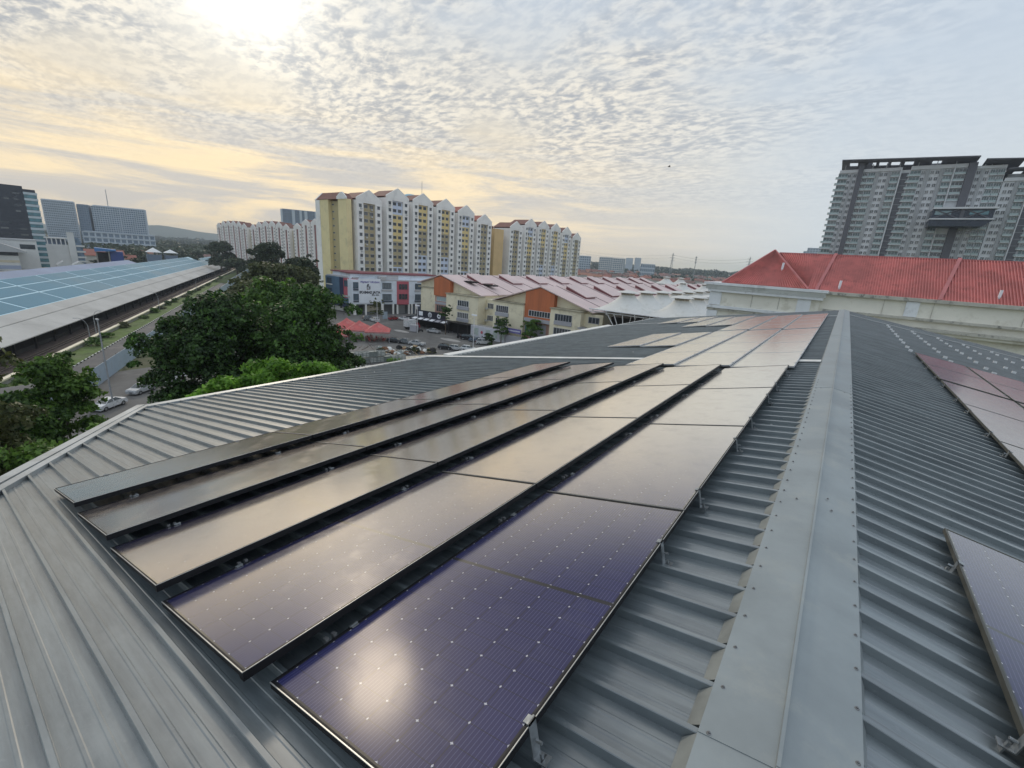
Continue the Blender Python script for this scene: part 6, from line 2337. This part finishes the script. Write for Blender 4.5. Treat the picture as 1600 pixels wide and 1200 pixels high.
gd = 'large dark trees between the car park and our roof'
tree('broadleaf_tree', 'tall dense dark tree, tallest and rightmost of the big group', -50.2, 27.2, 0, 6.4, 4, 20.6, 30000, .46, M_LDARK, 3, 40, gd, m2=M_LLIGHT, f2=.05)
tree('broadleaf_tree', 'dense dark tree in the middle of the big group', -54.0, 19.8, 0, 6.0, 3, 19.6, 27000, .46, M_LDARK, 4, 38, gd, m2=M_LLIGHT, f2=.05)
tree('broadleaf_tree', 'dark tree at the left end of the big group, beside the hoarding', -56.6, 16.4, 0, 4.4, 3.0, 17.0, 20000, .44, M_LDARK, 5, 30, gd, m2=M_LLIGHT, f2=.04)
tree('broadleaf_tree', 'dark tree with hanging bare twigs, right edge of the big group by the red canopies', -52.0, 31.0, 0, 4.0, 1.5, 15.0, 17000, .42, M_LDARK, 6, 28, gd)
tree('broadleaf_tree', 'yellow green topped tree behind the big dark group', -62.5, 30.0, 0, 5.6, 6, 21.0, 15000, .55, M_LMID, 7, 26, gd, m2=M_LLIGHT, f2=.10)
tree('broadleaf_tree', 'lower dark tree filling the foot of the big group', -48.0, 20.0, 0, 4.4, 1.0, 10.5, 14000, .42, M_LDARK, 8, 26, gd)
tw_ = MB()
g_ = random.Random(5)
for i in range(26):
    p = Vector((-47.8 + g_.uniform(-.6, .6), 33.0 + g_.uniform(-2.2, 1.2), 8.5 + g_.uniform(-3, 5)))
    pts = [p]
    for j in range(4):
        p = p + Vector((g_.uniform(.0, .5), g_.uniform(-.3, .7), g_.uniform(-1.1, .5)))
        pts.append(p)
    for a, b in zip(pts, pts[1:]):
        tw_.tube(a, b, 0.022, 0.014, 4)
tag(tw_.build('climbing_twigs', M_BARK), 'bare pale twigs trailing down the right side of the big dark tree', 'twigs')

gl = 'bright green young trees just below the eave'
tree('young_tree', 'bright fresh green treetop just over the eave, left one', -26.7, 9.4, 0, 2.3, 12.2, 17.3, 9500, .30, M_LLIGHT, 11, 46, gl, shell=.4, sf=.6)
tree('young_tree', 'bright fresh green treetop just over the eave, middle one', -25.7, 11.7, 0, 2.6, 12.2, 18.4, 11000, .30, M_LLIGHT, 12, 50, gl, shell=.4, sf=.6)
tree('young_tree', 'bright fresh green treetop just over the eave, right one against the dark tree', -24.3, 13.9, 0, 2.2, 12.2, 18.4, 11000, .30, M_LLIGHT, 13, 50, gl, shell=.4, sf=.6)

tree('young_tree', 'bright fresh green treetop filling the dip between the left and middle ones', -26.2, 10.6, 0, 2.0, 12.2, 17.5, 8000, .30, M_LLIGHT, 14, 40, gl, shell=.4, sf=.6)
tree('young_tree', 'bright fresh green treetop filling the dip between the middle and right ones', -25.0, 13.1, 0, 2.0, 12.2, 17.9, 8000, .30, M_LLIGHT, 15, 40, gl, shell=.4, sf=.6)

gv = 'mid green trees at the left edge below the roof'
tree('broadleaf_tree', 'mid green tree in front of the left hoarding, with gaps showing the road', -44.6, 5.4, 0, 2.6, 9, 15.4, 7000, .36, M_LMID, 21, 22, gv, shell=.35)
tree('broadleaf_tree', 'mid green tree cut by the left edge of the picture, tallest there', -38.0, 0.2, 0, 3.6, 6, 20.0, 14000, .36, M_LOLIVE, 22, 30, gv, shell=.45)  # crown raised to darken what the left panel rows reflect
tree('broadleaf_tree', 'full mid green tree right above the slanting roof edge', -33.5, 3.4, 0, 3.3, 3.5, 13.8, 14000, .33, M_LMID, 23, 32, gv, shell=.45, m2=M_LLIGHT, f2=.05)
tree('broadleaf_tree', 'low green tree at the bottom left corner by the roof edge', -30.0, 0.2, 0, 3.6, 3, 12.4, 14000, .33, M_LMID, 24, 32, gv, shell=.45)
tree('broadleaf_tree', 'small green tree beside the white saloon, seen over the roof edge', -35.6, 6.5, 0, 1.3, 6.0, 11.9, 3500, .33, M_LMID, 25, 16, gv, shell=.35)
tree('broadleaf_tree', 'small round tree at the foot of the dark group behind the roof edge', -42, 9.9, 0, 1.2, 4.0, 8.4, 5000, .34, M_LDARK, 26, 16, gv, shell=.4)
tree('broadleaf_tree', 'twiggy green tree left of the tall grey lamp post', -43.5, 3.0, 0, 2.3, 7, 13.6, 6500, .36, M_LMID, 27, 18, gv, shell=.3)
tree('broadleaf_tree', 'leafy green tree between the left cut tree and the one with gaps', -41.6, 3.4, 0, 2.7, 6, 14.6, 9500, .34, M_LMID, 28, 26, gv, shell=.4, m2=M_LLIGHT, f2=.06)
tree('broadleaf_tree', 'added unseen tall tree just outside the left edge of the picture', -37, -4.5, 0, 4.6, 6, 23.0, 15000, .38, M_LOLIVE, 29, 34, gv, shell=.45)  # out of view, added so the left panel rows reflect dark foliage
# wider background trees
tree('rain_tree', 'wide olive crowned tree left of the pale office, in front of the far flats', -152, 76, 0, 11.5, 8, 18.0, 11000, 1.0, M_LOLIVE, 31, 30, squash=.5)
tree('rain_tree', 'second olive crowned tree nearer the hoarding, lower', -140, 62, 0, 8.5, 5, 13.5, 8000, .9, M_LOLIVE, 32, 24, squash=.5)
tree('broadleaf_tree', 'dark tree squeezed against the yellow end wall of the flats', -171, 96, 0, 5.5, 4, 21, 6000, .85, M_LFAR, 33, 18)
tree('broadleaf_tree', 'dark broad tree in front of the middle red striped block', -297, 141, -2, 12, 6, 27.5, 8000, 1.5, M_LFAR, 34, 22, squash=.8)
tree('broadleaf_tree', 'lower dark tree right of the broad one in front of the red striped flats', -291, 158, -2, 11, 4, 21, 6000, 1.5, M_LFAR, 35, 18)
tree('broadleaf_tree', 'dark tree at the foot of the leftmost red striped block', -523, 200, -6, 14, 6, 30, 5000, 2.2, M_LFAR, 36, 18)
tree('broadleaf_tree', 'dark trees beyond the end of the depot, right of the leftmost red block', -450, 185, -6, 13, 3, 17, 4500, 2.0, M_LFAR, 37, 14, squash=.6)
tree('street_tree', 'thin tiered tree in front of the office sign', -123.5, 92.6, 0, 2.6, 3.5, 9.6, 900, .55, M_LOLIVE, 41, 12, squash=.25, shell=.3)
tree('street_tree', 'dark sparse tree standing between the food stall and the black shed', -98.6, 99.6, 0, 2.4, 4.5, 9.6, 1100, .5, M_LDARK, 42, 10, squash=.5, shell=.3)
tree('street_tree', 'light green young tree in front of the right cream shoplot', -79.0, 103.0, 0, 2.4, 2.2, 8.2, 2600, .42, M_LMID, 43, 14, squash=.5, shell=.3)
tree('street_tree', 'bushy green tree under the right orange gable', -69.5, 104.4, 0, 3.1, 2.4, 8.6, 4200, .45, M_LMID, 44, 18, squash=.6)
b_ = empty('bush', (-79.6, 97.8, 0), 0, 'round dark green bush growing against the silver car', 'bush')
inst(leaf_cloud('foliage', crown_lobes(1.9, 0.2, 3.4, 12, 51), 2500, .35, M_LDARK, 51), 'foliage', b_)
b_ = empty('bush', (-77.6, 62.4, 0), 0, 'small yellow green bush below the stacked stillages', 'bush')
inst(leaf_cloud('foliage', crown_lobes(1.7, 0.0, 1.2, 10, 52), 1500, .28, M_LLIGHT, 52), 'foliage', b_)
for i, (x, y) in enumerate(((-88.5, 67.5), (-83.6, 73.6), (-80.9, 76.8))):
    b_ = empty('bush', (x, y, 0), 0, 'low scrub growing through the untidy heap', 'bush', 'scrub on the heap')
    inst(leaf_cloud('foliage', crown_lobes(1.3, 0.0, 1.5, 8, 53 + i), 900, .3, M_LOLIVE, 53 + i), 'foliage', b_)

# verge shrubs along the railway, tops of trees on the far plain
vs = random.Random(8)
shr = [leaf_cloud('foliage', crown_lobes(2.4, 0.0, 3.4, 12, 61 + i), 700, .7, (M_LMID, M_LOLIVE, M_LMID)[i], 61 + i) for i in range(3)]
for i in range(26):
    a = 90 + i * 18 + vs.uniform(-6, 6)
    o = 56.6 + vs.uniform(-1.2, 1.2)
    b_ = empty('shrub', U(a, o, -10), vs.uniform(0, 6), 'shrub on the verge between the kerb and the railway parapet', 'shrub', 'shrubs on the railway verge')
    b_.scale = (1, 1, vs.uniform(.35, .8))
    inst(shr[i % 3], 'foliage', b_)

FT = [leaf_cloud('crown', crown_lobes(7.5, 2.0, 15.0, 14, 71 + i, .75), 900, 2.0, M_LFAR, 71 + i) for i in range(4)]
ftr = trunk_mesh(7, .4, 4, 70)


def far_tree(x, y, z, s, i, label, group):
    e_ = empty('distant_tree', (x, y, z), vs.uniform(0, 6), label, 'tree', group)
    e_.scale = (s * vs.uniform(.9, 1.3), s * vs.uniform(.9, 1.3), s)
    inst(ftr, 'trunk', e_)
    inst(FT[i % 4], 'crown', e_)


def polar(b, d):
    return d * math.sin(R(b)), d * math.cos(R(b))


for i in range(58):
    b = vs.uniform(-84, -64)
    d = vs.uniform(560, 900)
    x, y = polar(b, d)
    if -640 < x < -330 and 225 < y < 262:
        continue
    far_tree(x, y, -10, vs.uniform(.7, 1.35), i, ('dark tree on the far plain beyond the rail depot' if d < 740 else 'smaller dark tree far out on the plain beyond the rail depot'), 'trees beyond the rail depot')
for i in range(16):
    x, y = U(vs.uniform(420, 760), vs.uniform(104, 150), -10)[:2]
    far_tree(x, y, -10, vs.uniform(.55, .9), i, 'dark tree behind the far end of the depot roof', 'trees behind the depot roof')
for i in range(9):
    x, y = -380 + i * 8 + vs.uniform(-3, 3), 196 + i * 4
    far_tree(x, y, -4, vs.uniform(.6, .9), i, 'dark tree at the foot of the red striped flats', 'trees at the foot of the red striped flats')


def woods(name, b0, b1, d0, d1, n, z0, z1, h, seed, size=9):
    g = np.random.default_rng(seed)
    lob = []
    for i in range(n):
        b, d_ = g.uniform(b0, b1), g.uniform(d0, d1)
        x, y = polar(b, d_)
        s = g.uniform(.5, 1.0) * h
        lob.append((x, y, z0 + (z1 - z0) * (d_ - d0) / (d1 - d0) + s * 0.4, s * 1.5, s * 1.1, s * 0.62))
    me = leaf_cloud(name, lob, n * 42, size, M_LFAR, seed, shell=.8)
    return tag(inst(me, name), kind='stuff')


woods('far_woods', -34, 14, 1950, 2700, 420, 6, 27, 19, 81, 13)
woods('far_woods', -33, -5, 1000, 1900, 150, -3, 2, 11, 84, 7)
woods('far_woods', -86, -62, 950, 1500, 420, -8, 2, 15, 82, 9)
woods('far_woods', -84, -56, 2000, 3600, 330, -8, 10, 20, 83, 18)

# ------------------------------------------------------------------ far houses
M_HW = mat('far_house_wall', (0.52, 0.49, 0.45), 0.85, 0, 0.2, 0.02, space='World')
HR = [mat('far_red_tile', (0.30, 0.12, 0.09), 0.8, 0, 0.2, 0.02, space='World'), mat('far_brown_tile', (0.22, 0.13, 0.11), 0.8, 0, 0.2, 0.02, space='World'), mat('far_orange_tile', (0.33, 0.16, 0.11), 0.8, 0, 0.2, 0.02, space='World')]
hws, hrs = [], []
for w_, d_ in ((13, 9), (18, 9), (26, 9)):
    hws.append((MB().box(-w_ / 2, w_ / 2, -d_ / 2, d_ / 2, 0, 6).mesh('wall', M_HW), w_, d_))
def house(x, y, z, rz, kind, rm, label, group, s=1.0):
    me, w_, d_ = hws[kind]
    e_ = empty('terrace_house', (x, y, z), rz, label, 'house', group)
    e_.scale = (s, s, s)
    inst(me, 'wall', e_)
    key = (kind, rm)
    if key not in RC:
        k = MB()
        k.prism([(-d_ / 2 - .8, 5.9), (d_ / 2 + .8, 5.9), (0, 9.6)], -w_ / 2 - .5, w_ / 2 + .5, 'x')
        k.box(w_ * .2, w_ * .2 + 1.2, -1, .4, 7.5, 10.4, 0)
        RC[key] = k.mesh('roof', HR[rm])
    inst(RC[key], 'roof', e_)


RC = {}
for i in range(150):
    b = vs.uniform(-31, -7)
    d = 780 + 1150 * (vs.random() ** 1.2)
    x, y = polar(b, d)
    house(x, y, 0 + (d - 780) / 260, vs.choice((0, 0, math.pi / 2)) + vs.uniform(-.1, .1), vs.randint(0, 2), vs.choice((0, 1, 1, 0, 2)), ('house on the near edge of the far suburb, behind the pink roofs' if d < 1050 else 'tiny house deep in the far suburb near the woods'), 'houses of the far suburb')
for i in range(26):
    b = vs.uniform(-78, -66)
    d = vs.uniform(850, 1250)
    x, y = polar(b, d)
    house(x, y, -8, vs.uniform(1.2, 1.9), 2, vs.choice((0, 1, 2)), 'pale terrace house on the plain behind the depot', 'terrace houses behind the depot')
for (b, d, k_, r_, s, lab) in ((-80.6, 690, 2, 2, 1.3, 'long orange roofed house among the trees beyond the depot'), (-78.2, 650, 1, 0, 1.7, 'big pinkish house with a hipped red roof beyond the blue shed'), (-76.9, 660, 1, 0, 1.2, 'smaller red roofed house right of the big pinkish one')):
    x, y = polar(b, d)
    house(x, y, -9, 1.5, k_, r_, lab, None, s)

# ================================================================== evening haze: one closed box of thin air round everything
hz_m = bpy.data.materials.new('thin_haze')
hz_m.use_nodes = True
hz_m.node_tree.nodes.clear()
hk = NT(hz_m.node_tree)
pv_ = hk.new('ShaderNodeVolumePrincipled')
pv_.inputs['Color'].default_value = (0.76, 0.86, 0.98, 1)
pv_.inputs['Density'].default_value = 0.00014
pv_.inputs['Anisotropy'].default_value = 0.2
hk.l.new(pv_.outputs[0], hk.new('ShaderNodeOutputMaterial').inputs['Volume'])
tag(MB().box(-6500, 6500, -1600, 6500, -12.5, 135).build('haze', hz_m), kind='stuff')

BIRD = (-36.4, 103.8, 45.6)
# a bird over the far suburb
bd = MB()
bd.prism([(-0.35, 0), (0.0, 0.09), (0.35, 0.02), (0.0, -0.07)], -0.06, 0.06, 'y')
for s in (-1, 1):
    bd.add([(0.12, s * 0.04, 0.03), (-0.12, s * 0.04, 0.03), (-0.18, s * 0.45, 0.22), (0.02, s * 0.5, 0.24), (-0.15, s * 0.95, 0.10)], ((0, 1, 2, 3), (3, 2, 4)))
    bd.add([(0.12, s * 0.04, 0.0), (-0.12, s * 0.04, 0.0), (-0.18, s * 0.45, 0.20), (0.02, s * 0.5, 0.22), (-0.15, s * 0.95, 0.09)], ((0, 3, 2, 1), (3, 4, 2)))
tag(bd.build('bird', M_STEELD, None, BIRD, 0.6), 'small dark bird gliding in the sky right of the flats', 'bird')
